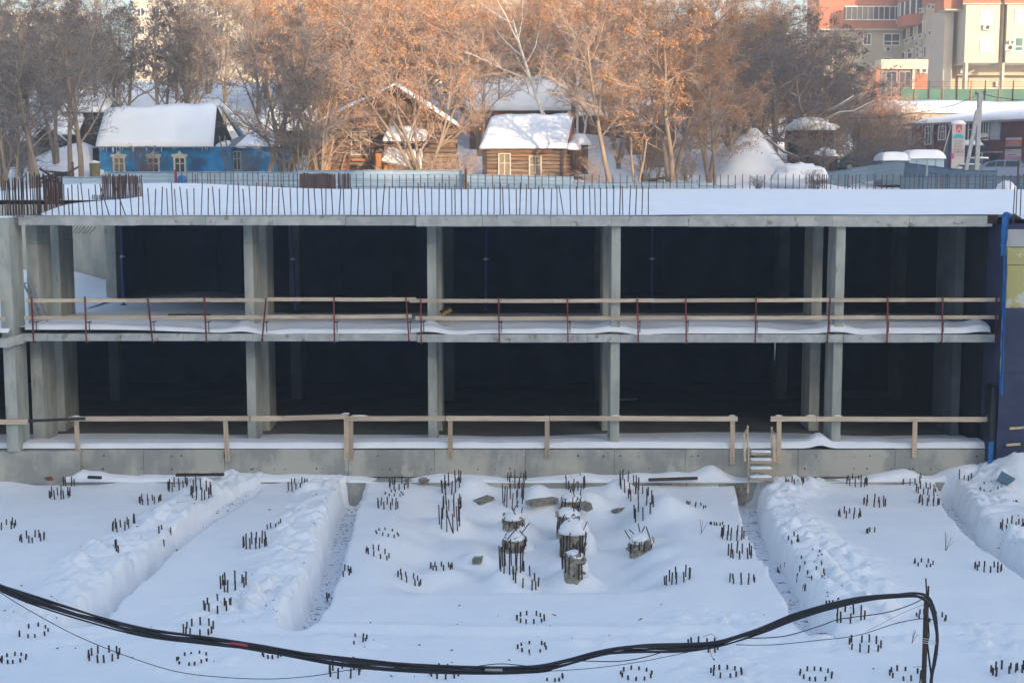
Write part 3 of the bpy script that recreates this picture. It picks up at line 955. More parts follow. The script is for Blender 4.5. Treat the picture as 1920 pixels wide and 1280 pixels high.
q = MB(c); q.tube([(nx - .03, 42.45, z) for z in np.linspace(zb + .9, zl - .1, 10)], [.05, .035, .045, .03, .05, .04, .05, .03, .05, .03], 5); q.build("foam_strip", M['foam'], nb_)
for px_, v_ in ((1893, 803), (1887, 834)):
    p = P(px_, v_, 42.4)
    q = MB(c); q.bar(p, p + Vector((.42, 0, .03)), .03, .07); q.build("foam_patch", M['foam'], nb_)
q = MB(c); q.box(nx - .24, nx - .05, 42.62, 43.25, -1.2, 2.0); q.build("corner_flashing", M['black'], nb_)
q = MB(c); q.box(XP(1868, 42.5), XP(1876, 42.5), 42.5, 42.6, -1.4, P(1870, 830, 42.3).z); q.build("corner_flashing", M['tarp'], nb_)
# blue tarpaulin strip
c = P(1885, 402, 42.3)
t = thing("tarpaulin", c, "narrow blue tarpaulin hanging down the joint beside the navy wall", "tarpaulin")
def ribbon(px0, px1, v0, v1, name, k):
    q = MB(c); vv, n = [], 26
    for i in range(n):
        f = i / (n - 1)
        v = v0 + (v1 - v0) * f
        xa = px0(f); xb2 = px1(f)
        for j in range(7):
            g = j / 6
            p = P(xa + (xb2 - xa) * g, v, 42.33)
            p.y += .03 * math.sin(g * 9 + f * 4 + k) + .02 * math.sin(f * 20 + k)
            vv.append(p)
    ff = [(i * 7 + j, i * 7 + j + 1, i * 7 + j + 8, i * 7 + j + 7) for i in range(n - 1) for j in range(6)]
    q.add(vv, ff)
    return q.build(name, M['tarp'], t, True)
ribbon(lambda f: 1880 - 4 * f, lambda f: 1892 - 6 * f, 402, 480, "fold", 0)
ribbon(lambda f: 1882 - 8 * f, lambda f: 1888 - 7 * f, 478, 740, "tail", 2)
q = MB(c); q.blob(P(1888, 404, 42.5), .16, .12, .10, 4, 10, 6); q.build("gathered_top", M['tarp'], t, True)
a = P(1895, 409, 42.6)
q = MB(a); q.tube([a + Vector((-.1, 0, .02)), a + Vector((.12, .05, .04)), a + Vector((.32, .02, -.03))], [.07, .10, .04], 7); q.bar(a + Vector((.1, 0, -.02)), a + Vector((.05, 0, -.2)), .06, .06)
tag(q.build("cloth_bundle", M['black']), "black rag bundle caught at the roof corner above the tarpaulin", "rag").location = a
a = P(1858, 411, 42.97)
q = MB(a); q.box(a.x - .18, a.x + .22, 42.99, 43.3, a.z - .13, a.z + .13); tag(q.build("steel_plate", M['rebar']), "dark rusty plate closing the end of the roof edge beam", "plate").location = a
a = P(1905, 905, 41.2)
q = MB(a); q.prism([P(1878, 882, 41.4), P(1904, 897, 41.0), P(1890, 907, 40.9), P(1870, 897, 41.2)], (0, .05, -.06))
t = tag(q.build("metal_sheet", mat("slate_sheet", (.10, .18, .24), (.14, .22, .28), 5, .5)), "bent slate-blue metal sheet lying at the foot of the navy wall", "sheet"); t.location = a; fix_normals(t)
a = P(1910, 870, 41.6)
o = grid_mesh("wall_drift", np.arange(14.35, 20, .12), np.arange(40.4, 42.5, .1),
              lambda X, Y: -1.9 + 1.95 * sstep(X, 14.3, 15.7) * sstep(Y, 40.2, 42.2) + .12 * vnoise(X * 1.1, Y * 1.1, 88), M['snow'], kind='stuff')

# ------------------------------------------------------------------ pile heads: rings of rebar standing out of the snow
RINGS = [  # px, py, width px, bar height px, bars
    (112, 932, 40, 18, 11), (137, 907, 38, 18, 11), (10, 988, 40, 14, 9), (60, 1012, 46, 14, 11), (333, 915, 38, 17, 11), (281, 942, 42, 14, 11), (377, 930, 40, 24, 12),
    (232, 990, 44, 19, 11), (222, 1030, 14, 14, 4), (320, 1013, 45, 11, 10), (557, 912, 38, 14, 11), (513, 991, 28, 10, 5), (478, 1024, 46, 22, 13), (438, 1098, 50, 22, 11),
    (408, 1139, 53, 17, 10), (372, 1182, 57, 15, 11), (63, 1187, 54, 8, 9), (25, 1236, 50, 7, 11), (195, 1232, 60, 17, 11), (360, 1230, 58, 7, 11), (510, 1228, 38, 8, 6), (646, 1262, 60, 24, 9),
    (748, 912, 38, 15, 11), (739, 926, 36, 5, 9), (727, 950, 40, 16, 10), (726, 999, 45, 6, 10), (708, 1038, 46, 11, 10), (635, 1087, 49, 13, 11), (767, 1087, 46, 12, 11), (664, 1199, 50, 8, 6), (834, 1263, 57, 11, 11),
    (828, 1063, 44, 12, 11), (846, 915, 38, 26, 11), (848, 950, 36, 22, 9), (843, 985, 40, 42, 10), (969, 912, 38, 26, 12), (962, 943, 40, 34, 11), (1079, 915, 38, 22, 11), (1180, 912, 38, 24, 12), (1197, 932, 40, 20, 7),
    (1207, 960, 38, 24, 8), (1305, 949, 38, 6, 8), (958, 1064, 44, 46, 12), (985, 1086, 50, 18, 11), (1073, 1060, 40, 42, 11), (1270, 1089, 50, 21, 10), (995, 1161, 55, 10, 12), (998, 1215, 56, 8, 9), (1037, 1270, 40, 7, 5),
    (1193, 1265, 61, 8, 11), (1285, 908, 38, 10, 9), (1343, 982, 26, 6, 6), (1373, 1008, 45, 19, 12), (1388, 1042, 47, 22, 11), (1391, 1089, 50, 12, 10), (1478, 1020, 40, 8, 11), (1518, 1049, 48, 6, 12), (1525, 1078, 45, 9, 9),
    (1560, 1124, 28, 7, 5), (1594, 1161, 54, 19, 9), (1622, 1213, 60, 15, 10), (1362, 1260, 60, 10, 11), (1530, 1266, 62, 9, 12), (1698, 1266, 60, 10, 10), (1888, 1262, 60, 17, 11), (1746, 1159, 55, 9, 10), (1853, 1067, 50, 13, 12),
    (1732, 1058, 37, 8, 8), (1635, 999, 22, 10, 5), (1593, 967, 43, 13, 11), (1640, 946, 42, 16, 11), (1607, 908, 39, 17, 11), (1708, 904, 40, 15, 11), (1738, 922, 42, 15, 12), (1742, 944, 39, 14, 11), (1812, 898, 28, 10, 5),
    (1858, 914, 42, 4, 10), (1900, 939, 16, 5, 4), (1898, 987, 45, 14, 11), (1490, 908, 36, 12, 9), (1318, 1217, 57, 14, 10)]
LINE = {k: None for k in 'ABCD'}
PXL = {'A': ((467, 910), (383, 963), (333, 997), (267, 1067), (168, 1175), (150, 1190)), 'B': ((662, 905), (640, 985), (615, 1057), (556, 1180), (552, 1190)),
       'C': ((1402, 905), (1405, 960), (1425, 1000), (1465, 1060), (1505, 1130), (1545, 1208)), 'D': ((1768, 900), (1790, 945), (1825, 990), (1880, 1035), (2010, 1130), (2060, 1190))}


def line_x(k, py):
    l = PXL[k]
    return float(np.interp(py, [p[1] for p in l], [p[0] for p in l]))


def strip(px, py):
    if py > 1190: return 'front'
    if px < line_x('A', py): return 'a'
    if px < line_x('B', py): return 'b'
    if px < 800: return 'c'
    if px < 1235: return 'pit'
    if px < line_x('C', py): return 'd'
    if px < line_x('D', py): return 'e'
    return 'f'


WHERE = {'a': "outside the half-filled trench", 'b': "between half-filled and deep straight trench", 'c': "between deep trench and pit", 'pit': "in the snowy pit",
         'd': "between pit and stair trench", 'e': "between stair trench and last trench", 'f': "beside the navy wall", 'front': "on the front snow bench"}
ORD = ["first", "second", "third", "fourth", "fifth", "sixth", "seventh", "eighth", "ninth", "tenth", "eleventh", "twelfth", "thirteenth", "fourteenth", "fifteenth", "sixteenth", "seventeenth", "eighteenth"]
bystrip = {}
for i, r_ in enumerate(RINGS):
    bystrip.setdefault(strip(r_[0], r_[1]), []).append(i)
LAB = {}
for k, ids in bystrip.items():
    ids.sort(key=(lambda i: RINGS[i][0]) if k == 'front' else (lambda i: (RINGS[i][1], RINGS[i][0])))
    for n, i in enumerate(ids):
        h, cnt = RINGS[i][3], RINGS[i][4]
        look = "tall rusty rebar ring" if h >= 20 else "rusty rebar ring" if h >= 11 else "low rebar stubs ring"
        if cnt < 7: look = "few rebar stubs" if h < 12 else "few rusty rebars"
        LAB[i] = f"{look} {WHERE[k]}, {ORD[n]} along the bench" if k == 'front' else f"{look} {WHERE[k]}, {ORD[n]} from the wall"
rr = random.Random(11)
for i, (px, py, w, h, n) in enumerate(RINGS):
    c = ghit(px, py)
    k = F / math.hypot(c.y, CZ - c.z)
    rad = w / k / 2 - .02
    hh = h / k * 1.02
    t = thing("pile_rebar_ring", c, LAB[i], "rebar ring", "rings of rebar over the buried piles")
    arc = 2 * math.pi if n > 6 else 3.4
    a0 = rr.uniform(0, 6)
    for j in range(n):
        a = a0 + arc * (j + rr.uniform(-.28, .28)) / n
        q = Vector((c.x + rad * math.cos(a), c.y + rad * math.sin(a), 0))
        q.z = float(ground_full(np.array([q.x]), np.array([q.y]))[0]) - .06
        lean = .055 if h < 30 else .085
        rod(t, c, q, hh * rr.uniform(.72, 1.1) + .06, .019 if h < 30 else .017, (rr.uniform(-lean, lean), rr.uniform(-lean, lean)))
# leaning bars
for (x0, v0, x1, v1) in ((836, 957, 851, 993), (858, 895, 852, 925)):
    a, b_ = PZ(x0, v0, GZ + .35), PZ(x1, v1, GZ - .25)
    b_ = Vector((b_.x, a.y - .15, b_.z if v1 > v0 else a.z + .45))
    q = MB(a); q.tube([a, b_], .018, 6)
    tag(q.build("loose_rebar", M['rebar']), {836: "loose rebar leaning out of the tall rebar ring in the pit", 858: "bent rebar leaning against the ring nearest the wall in the pit",
        1510: "loose rebar sticking out of the stair trench bank", 1503: "crooked rebar hanging on the stair trench bank"}[x0], "rebar").location = a

# broken concrete pile heads with snow caps
def pile_head(label, px, vt, vb, w, Y=None, seed=0, cap=True, shards=9, capw=1.0, caph=.5):
    g = ghit(px, vb)
    k = F / math.hypot(g.y, CZ - g.z)
    r = w / k / 2
    h = max(.15, (vb - vt) / k * .98)
    t = thing("broken_pile", g, label, "pile", "broken concrete pile heads in the pit")
    r_ = random.Random(seed)
    q = MB(g); n = 20
    vv, ff = [], []
    zs = np.linspace(-.3, h, 8)
    for iz, z in enumerate(zs):
        for j in range(n):
            a = 2 * math.pi * j / n
            rr2 = r * (1 + r_.uniform(-.16, .04)) * (1 - .05 * iz / 7)
            vv.append((g.x + rr2 * math.cos(a), g.y + rr2 * math.sin(a), g.z + z + (r_.uniform(-.16, .05) if iz == 7 else 0)))
    for iz in range(7):
        for j in range(n):
            j2 = (j + 1) % n
            ff.append((iz * n + j, iz * n + j2, (iz + 1) * n + j2, (iz + 1) * n + j))
    ff.append(tuple(range(7 * n, 8 * n)))
    q.add(vv, ff); q.build("pile_shaft", M['stone'], t)
    for j in range(shards + 4):
        a = -2.6 + 2.1 * j / max(1, shards - 1)
        rod(t, g, (g.x + r * .99 * math.cos(a), g.y + r * .99 * math.sin(a), g.z + r_.uniform(-.1, .1)), h * r_.uniform(.5, 1.0), .018, (r_.uniform(-.05, .05), r_.uniform(-.05, .05)))
    q = MB(g)
    for j in range(7):
        a = r_.uniform(-3.0, .4); e = Vector((g.x + r * 1.02 * math.cos(a), g.y + r * 1.02 * math.sin(a), g.z + r_.uniform(.0, h * .8)))
        q.blob(e, r_.uniform(.04, .10), r_.uniform(.04, .08), r_.uniform(.04, .12), seed * 31 + j, 7, 4, .3)
    q.build("spalled_lump", M['stone'], t)
    for j in range(5):
        a = r_.uniform(0, 6.28); p0 = Vector((g.x + r * .8 * math.cos(a), g.y + r * .8 * math.sin(a), g.z + h * .6))
        q = MB(g); q.tube([p0, p0 + Vector((r_.uniform(-.05, .05), r_.uniform(-.05, .05), h * .35)), p0 + Vector((r_.uniform(-.22, .22), r_.uniform(-.1, .1), h * .5 + r_.uniform(.1, .35)))], .015, 6); q.build("bent_rebar", M['rebar'], t)
    q = MB(g); q.blob((g.x + r * r_.uniform(.55, .9), g.y + r * .5, g.z - .05), r * 1.1, r * 1.0, h * r_.uniform(.75, 1.05), seed + 90, 16, 6, .08, True); q.build("snow_collar", M['snow'], t, True)
    if cap:
        q = MB(g); q.blob((g.x + r_.uniform(-.06, .06), g.y + r_.uniform(-.03, .06), g.z + h - .09), r * r_.uniform(.92, 1.08) * capw, r * 1.0 * capw, r * 2 * caph, seed, 22, 9, .10, True); q.build("snow_cap", M['snow'], t, True)
    return t


pile_head("broken pile with thick snow cap behind the tall rebar ring", 965, 1003, 1032, 42, seed=1, caph=.34)
pile_head("pile half buried in snow, between two snow-capped piles", 961, 965, 992, 40, seed=2, shards=4, caph=.36)
pile_head("largest broken pile with rough spalled concrete and a tall snow cap", 1073, 990, 1040, 50, seed=3, caph=.52)
pile_head("rough concrete pile with flat snow top just behind the largest pile", 1063, 958, 1005, 44, seed=4, caph=.30)
pile_head("snow-topped pile stub nearest the wall in the row of the largest pile", 1070, 930, 955, 40, seed=6, shards=6, caph=.32)
pile_head("low crumbled pile under a round snow cap, apart from the two rows", 1201, 1010, 1030, 44, seed=5, caph=.40, shards=6)
pile_head("front pile with dark hollow under its snow and long rebars", 1075, 1036, 1076, 36, seed=8, shards=5, caph=.35)
# slabs and timbers sticking out of the snow
for (x0, v0, x1, v1, w_, m_, nm, lab) in ((992, 944, 1040, 937, .12, 'stone', "concrete_slab", "broken concrete slab edge jutting from the snow between the two pile rows"),
                                          (893, 943, 920, 934, .10, 'stone', "board", "snowy board sticking out beside the smaller pile group"),
                                          (888, 1049, 904, 1051, .12, 'stone', "timber", "weathered timber end poking out of a snow hump in the pit"),
                                          (1094, 952, 1104, 948, .20, 'stone', "rubble_block", "angular concrete block beside the stub nearest the wall"),
                                          (1153, 956, 1166, 957, .07, 'stone', "rubble_block", "thin dark concrete edge under a round snow hump")):
    a, b_ = ghit(x0, v0), ghit(x1, v1)
    up_ = Vector((0, 0, .10))
    q = MB(a); q.bar(a + up_ * .1, b_ + up_ * .3, .35, w_)
    o = tag(q.build(nm, M[m_]), lab, nm.split('_')[-1]); o.location = a
a = ghit(1275, 902)
for (x0, v0, x1, v1, Y, lab, m_) in ((1216, 899, 1308, 896, 42.3, "long dark pole lying on the footing ledge", 'rebar'), (165, 894, 190, 895, 42.3, "black pipe piece lying at the wall foot", 'black'), (330, 890, 420, 889, 42.35, "thin dark board frozen on the footing ledge", 'rebar')):
    a, b_ = P(x0, v0, Y), P(x1, v1, Y)
    q = MB(a); q.bar(a, b_, .14, .07); tag(q.build("pole" if x0 == 1216 else "board" if x0 == 330 else "pipe", M[m_]), lab, "pole" if x0 == 1216 else "board" if x0 == 330 else "pipe").location = a
a = P(795, 901, 42.3)
q = MB(a); q.blob(a, .17, .12, .10, 5, 9, 5, .25); tag(q.build("rubble_lump", M['stone']), "orange-brown rubble lump under a snow tuft on the ledge", "rubble").location = a
a = P(92, 897, 42.3)
q = MB(a); q.blob(a, .14, .1, .06, 6, 9, 5, .3); tag(q.build("brick_rubble", mat("broken_brick", (.30, .09, .04), (.2, .07, .04), 5, .9)), "scrap of red brick rubble on the wall ledge", "rubble").location = a
# dry weed stalks in the snow
for (x, v, s) in ((1773, 1032, .5), (1710, 1205, .35), (1315, 1000, .6), (1540, 1060, .2)):
    g = ghit(x, v)
    q = MB(g)
    for j in range(5):
        e = g + Vector((rr.uniform(-.1, .35) * s, rr.uniform(-.2, .1), rr.uniform(.5, 1) * s))
        q.tube([g, g.lerp(e, .5) + Vector((0, 0, .03)), e], [.006, .005, .003], 4)
    tag(q.build("dry_weed", M['rebar_far']), {1773: "dry weed standing in the flat snow by the last trench", 1710: "dry weed stem low in the snow near the cable post", 1315: "tall thin weed stalk between pit and stair trench", 1540: "tiny weed sprig on the thrown snow bank"}[x], "weed").location = g

# crumbs of dirt and bark lying on the thrown snow
rd = np.random.RandomState(77)
vv, ff = [], []
for _ in range(620):
    if rd.rand() < .93:
        k = 'ABCD'[rd.randint(4)]; pts = TR[k]
        i = rd.randint(len(pts) - 1); t_ = rd.rand()
        x = pts[i][0] + (pts[i + 1][0] - pts[i][0]) * t_ + BANK[k] * abs(rd.normal(0, 1.0)); y = pts[i][1] + (pts[i + 1][1] - pts[i][1]) * t_
        if rd.rand() < .75: x = pts[i][0] + (pts[i + 1][0] - pts[i][0]) * t_ + rd.uniform(-.2, .2)
    else: x, y = rd.uniform(-9, 10), rd.uniform(25.6, 30.5)
    if not (22.6 < y < 42.6 and -20 < x < 20): continue
    vv.append((x, y)); 
xy = np.array(vv); zz = ground_full(xy[:, 0], xy[:, 1])
vv = []
for (x, y), z in zip(xy, zz):
    a = rd.rand() * 3.14; l = rd.uniform(.015, .05) * (1 + 2 * (rd.rand() < .08)); w_ = rd.uniform(.006, .014)
    ca, sa = math.cos(a), math.sin(a)
    n = len(vv)
    vv += [(x - ca * l, y - sa * l, z + .006), (x + sa * w_, y - ca * w_, z + .006), (x + ca * l, y + sa * l, z + .01), (x - sa * w_, y + ca * w_, z + .006), (x, y, z + .03)]
    ff += [(n, n + 1, n + 4), (n + 1, n + 2, n + 4), (n + 2, n + 3, n + 4), (n + 3, n, n + 4)]
o = obj("debris", mesh_from("debris", vv, ff, M['rebar_far'])); o['kind'] = 'stuff'

# ------------------------------------------------------------------ cables and their post in front
CY = 23.6
def smooth_path(pix, Y, sub=6):
    pts = [P(a, b_, Y) for a, b_ in pix]
    out = []
    for i in range(len(pts) - 1):
        p0, p1, p2, p3 = pts[max(i - 1, 0)], pts[i], pts[i + 1], pts[min(i + 2, len(pts) - 1)]
        for j in range(sub):
            t = j / sub
            out.append(.5 * ((2 * p1) + (p2 - p0) * t + (2 * p0 - 5 * p1 + 4 * p2 - p3) * t * t + (3 * p1 - p0 - 3 * p2 + p3) * t ** 3))
    return out + [pts[-1]]


main = smooth_path([(-120, 1062), (-40, 1088), (0, 1101), (60, 1123), (150, 1151), (270, 1183), (400, 1201), (520, 1219), (640, 1240), (760, 1251), (900, 1255), (1000, 1252), (1060, 1241), (1130, 1223), (1200, 1215), (1290, 1213),
                    (1350, 1206), (1430, 1181), (1500, 1154), (1600, 1125), (1680, 1114), (1722, 1114), (1744, 1128), (1754, 1160), (1757, 1200), (1752, 1240), (1745, 1290), (1742, 1420)], CY)
c = Vector(main[0])
t = thing("cable_bundle", c, "thick twisted bundle of black cables sagging across the front and over the post", "cable")
rc = random.Random(5)
for s in range(11):
    ph, am = rc.uniform(0, 6.28), rc.choice((.034, .046, .058, .068))
    fr = rc.uniform(.5, 1.0)
    r0 = rc.choice((.012, .015, .019, .022))
    loose = 1.9 if s == 7 else 1.0
    pts = []
    for i, p in enumerate(main):
        a = ph + i * .13 * fr + .6 * math.sin(i * .11 + s)
        q = am * (loose if 12 < i < 70 else 1)
        pts.append(p + Vector((math.cos(a) * q * .4, math.cos(a) * q * .55, math.sin(a) * q)))
    q = MB(c); q.tube(pts, r0, 6); q.build("cable", M['black'], t, True)
for px0 in (424, 921):
    i = min(range(len(main)), key=lambda j: abs(main[j].x - XP(px0, CY)))
    q = MB(c); q.tube([main[i - 1].lerp(main[i], .5) + Vector((0, -.03, .012)), main[i] + Vector((.05, -.035, .012)), main[i + 1] + Vector((.04, -.03, .008))], .027, 7)
    q.build("tape_band", M['red_tape'] if px0 < 500 else M['plaster'], t, True)
for px0 in (1340, 1341):
    i = min(range(len(main)), key=lambda j: abs(main[j].x - XP(px0, CY)))
    p = main[i]
    q = MB(c)
    if px0 == 1340: q.tube([p + Vector((-.02, -.06, .0)), p + Vector((.08, -.05, .07)), p + Vector((.12, -.04, .15)), p + Vector((.03, -.03, .22)), p + Vector((-.12, -.03, .16))], .005, 5)
    else: q.tube([p + Vector((0, -.06, .06)), p + Vector((.01, -.08, -.05)), p + Vector((.03, -.05, -.16)), p + Vector((.08, -.05, -.22))], .005, 5)
    q.build("tie_wire", M['rebar'], t)
for k, (pix, r0, lab) in enumerate([
        ([(-100, 1040), (0, 1110), (75, 1155), (150, 1194), (240, 1230), (330, 1258), (420, 1269), (510, 1272), (590, 1266), (660, 1255), (760, 1251)], .007, "thin black wire dipping below the cable bundle"),
        ([(300, 1190), (380, 1206), (440, 1212), (520, 1226), (600, 1233), (680, 1246)], .011, "loose cable strand hanging just off the bundle near the red tape"),
        ([(860, 1254), (930, 1244), (980, 1247), (1020, 1252)], .009, "short strand bulging above the cable bundle"),
        ([(1020, 1258), (1110, 1252), (1200, 1240), (1290, 1222)], .006, "fine wire sagging under the middle of the bundle"),
        ([(1080, 1238), (1160, 1239), (1210, 1231), (1250, 1220), (1300, 1214)], .009, "slack cable loop leaving and rejoining the bundle"),
        ([(1400, 1196), (1470, 1192), (1540, 1172), (1575, 1160), (1660, 1148), (1710, 1132), (1735, 1119)], .009, "thin cable running from the bundle up to the post top"),
        ([(1380, 1208), (1450, 1208), (1540, 1199), (1610, 1190), (1680, 1168), (1730, 1159), (1756, 1163)], .007, "lower thin wire tied to the post above the rope"),
        ([(1625, 1183), (1690, 1150), (1736, 1131)], .003, "hair-thin wire slanting up to the post")]):
    pts = smooth_path(pix, CY - .1)
    q = MB(pts[0]); q.tube(pts, r0, 6); tag(q.build("wire", M['black'], None, True), lab, "wire", "thin wires along the cable bundle").location = pts[0]
c = Vector((XP(1735, CY), CY, P(1735, 1420, CY).z))
t = thing("cable_post", c, "rusty iron post lashed with white rope, carrying the cable bundle", "post")
q = MB(c); q.tube([c, P(1732, 1280, CY), P(1737, 1124, CY)], .042, 8); q.build("pipe", M['rebar'], t)
q = MB(c); q.tube([P(1748, 1280, CY + .06), P(1738, 1200, CY + .06), P(1741, 1098, CY + .05)], .016, 6); q.build("rod", M['rebar'], t)
q = MB(c); q.tube([P(1724, 1282, CY + .05), P(1742, 1190, CY + .07), P(1736, 1084, CY + .06)], .013, 6); q.build("rod", M['rebar'], t)
for dv in (0, 4, 8):
    q = MB(c); q.tube([P(1731, 1196 + dv, CY - .06), P(1742, 1198 + dv, CY - .075), P(1755, 1203 + dv * .5, CY - .06)], .006, 5); q.build("rope", M['rope'], t)
q = MB(c); q.tube([P(1712, 1250, CY - .05), P(1745, 1247, CY - .05)], .004, 4); q.build("tie_wire", M['rebar'], t)
# ------------------------------------------------------------------ materials of the village
M['fence'] = mat("pale_blue_sheet", (0.36, 0.47, 0.56), (0.31, 0.41, 0.50), .6, .45, spec=.4, var=.12)
M['fence_dark'] = mat("slate_blue_sheet", (0.105, 0.165, 0.235), (0.13, 0.195, 0.265), .6, .5, spec=.4, var=.12)
M['blue_wall'] = mat("blue_painted_boards", (0.025, 0.20, 0.44), (0.04, 0.28, 0.53), 1.5, .75, .3, 12, .01, stain=(.035, .10, .22), stain_scale=.5, stain_lo=.47, stain_hi=.66)
M['log'] = mat("weathered_logs", (0.14, 0.095, 0.06), (0.27, 0.19, 0.125), 1.6, .9, .5, 16, .02, stretch=(1, 6, 6), var=.3)
M['log_orange'] = mat("fresh_orange_board", (0.36, 0.16, 0.05), (0.25, 0.11, 0.04), 3, .8, .3, 16, .01, stretch=(1, 6, 6), var=.15)
M['old_board'] = mat("old_grey_brown_boards", (0.20, 0.125, 0.075), (0.115, 0.075, 0.05), 2, .9, .4, 14, .01, stretch=(6, 6, 1), var=.35)
M['dark_board'] = mat("dark_tarred_boards", (0.030, 0.026, 0.026), (0.05, 0.04, 0.036), 3, .9, .3, 14, .01, var=.3)
M['window_white'] = mat("white_window_paint", (0.58, 0.55, 0.46), (0.44, 0.41, 0.33), 5, .7)
M['glass'] = mat("window_glass", (0.035, 0.045, 0.06), None, rough=.12, spec=.4)
M['pane_board'] = mat("boarded_pane", (0.26, 0.205, 0.135), (0.20, 0.16, 0.11), 3, .6)
M['slate'] = mat("asbestos_slate", (0.24, 0.24, 0.25), (0.17, 0.17, 0.18), 3, .9)
M['bark'] = mat("grey_brown_bark", (0.22, 0.165, 0.12), (0.31, 0.24, 0.175), 3, .9, .4, 20, .02, stretch=(1, 1, .3))
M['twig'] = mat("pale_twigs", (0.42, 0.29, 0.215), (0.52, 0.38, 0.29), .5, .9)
M['twig_shade_grey'] = mat("shade_grey_twigs", (0.24, 0.21, 0.19), (0.33, 0.29, 0.26), .5, .9)  # grey copy for trees out of the sun, shade put into the colour
M['twig_dark'] = mat("dark_twigs", (0.15, 0.13, 0.135), (0.21, 0.185, 0.185), .5, .9)  # darker tone of the shaded trees put into the colour; bushes share it
M['leaf'] = mat("dry_orange_leaves", (0.52, 0.245, 0.075), (0.40, 0.195, 0.08), 1.5, .8, lo=.4, hi=.6)
M['leaf_brown'] = mat("dry_brown_seeds", (0.19, 0.14, 0.10), (0.13, 0.10, 0.08), 1.5, .8)
M['birch'] = mat("birch_bark", (0.72, 0.68, 0.62), (0.12, 0.10, 0.09), 4, .8, .2, 20, .01, stretch=(1, 1, 3), lo=.60, hi=.66)
M['brick_dark'] = mat("purple_brown_brick", (0.115, 0.040, 0.042), (0.15, 0.055, 0.052), 1.2, .9, .2, 25, .01)
M['brick_red'] = mat("orange_red_brick", (0.40, 0.150, 0.088), (0.34, 0.125, 0.075), 1.5, .9)
M['render_cream'] = mat("cream_render", (0.46, 0.405, 0.30), (0.40, 0.35, 0.26), .5, .9, stain=(.36, .32, .25), stain_scale=.25)
M['render_pale'] = mat("pale_render", (0.47, 0.43, 0.35), (0.42, 0.385, 0.31), .5, .9)
M['white'] = mat("white_plastic", (0.72, 0.71, 0.68), None, rough=.5)
M['ac'] = mat("air_conditioner_case", (0.60, 0.57, 0.50), None, rough=.5)
M['dark'] = mat("dark_grille", (0.05, 0.045, 0.045), None, rough=.7)
M['green'] = mat("green_fence_paint", (0.055, 0.15, 0.11), (0.045, 0.12, 0.09), .7, .6)
M['pole'] = mat("weathered_concrete_pole", (0.36, 0.37, 0.38), (0.29, 0.30, 0.31), 2, .9)
M['sign_white'] = mat("sign_white", (0.42, 0.40, 0.385), None, rough=.5)
M['sign_red'] = mat("sign_crimson", (0.45, 0.03, 0.09), None, rough=.5)
M['sign_teal'] = mat("sign_teal", (0.02, 0.30, 0.42), None, rough=.5)
M['sign_orange'] = mat("sign_orange", (0.50, 0.11, 0.04), None, rough=.5)
M['sign_pink'] = mat("sign_magenta", (0.42, 0.03, 0.22), None, rough=.5)
M['sign_navy'] = mat("sign_navy", (0.035, 0.045, 0.10), None, rough=.5)
M['sign_text'] = mat("sign_text", (0.12, 0.10, 0.13), None, rough=.6)
M['car_dark'] = mat("dark_car_paint", (0.03, 0.045, 0.05), None, rough=.25, spec=.6)
M['car_silver'] = mat("silver_blue_car_paint", (0.26, 0.30, 0.40), None, rough=.3, metal=.3, spec=.6)
M['car_grey'] = mat("grey_car_paint", (0.10, 0.11, 0.11), None, rough=.3, spec=.6)
M['tyre'] = mat("tyre_rubber", (0.02, 0.02, 0.02), None, rough=.8)
M['lamp_red'] = mat("tail_lamp", (0.4, 0.02, 0.02), None, rough=.3)


# ------------------------------------------------------------------ profiled steel fences
def panel_mesh(name, w, h, m, pitch=.22):
    q = MB()
    n = max(2, int(h / pitch))
    prof = []
    for i in range(n):
        z = h * i / n
        d = h / n
        prof += [(0, z), (0, z + d * .55), (.035, z + d * .66), (.035, z + d * .9)]
    prof.append((0, h))
    vv = [(x, y, z) for x in (0, w) for (y, z) in prof]
    k = len(prof)
    ff = [(j, k + j, k + j + 1, j + 1) for j in range(k - 1)]
    vv += [(0, -.05, h - .03), (w, -.05, h - .03), (w, .07, h - .03), (0, .07, h - .03), (0, -.05, h), (w, -.05, h), (w, .07, h), (0, .07, h)]
    b0 = 2 * k
    ff += [tuple(b0 + i for i in f) for f in ((0, 3, 2, 1), (4, 5, 6, 7), (0, 1, 5, 4), (1, 2, 6, 5), (2, 3, 7, 6), (3, 0, 4, 7))]
    q.add(vv, ff)
    return mesh_from(name, q.v, q.f, m)


def fence(label, p0, p1, z0, h, n, m='fence', group="profiled sheet fences", drop=0.0):
    p0, p1 = Vector(p0), Vector(p1)
    d = p1 - p0
    ang = math.atan2(d.y, d.x)
    L_ = math.hypot(d.x, d.y)
    c = Vector((p0.x, p0.y, z0))
    t = thing("metal_fence", c, label, "fence", group, ang)
    t.rotation_euler = (0, -math.atan2(drop, L_), ang)
    w = L_ / n
    me = panel_mesh("fence_panel", w - .012, h, M[m])
    for i in range(n):
        obj("fence_panel", me, t, (i * w, rng.uniform(0, .008), rng.uniform(-.012, .012)))
    pm = None
    for i in range(n + 1):
        if i % 2 and i != n: continue
        q = MB(); q.box(-.04, .04, .08, .16, -.4, h + .06)
        pm = pm or mesh_from("fence_post", q.v, q.f, M['fence_dark'])
        obj("fence_post", pm, t, (min(max(i * w, .05), L_ - .05), 0, 0))
    return t


def zt(v, Y): return P(960, v, Y).z


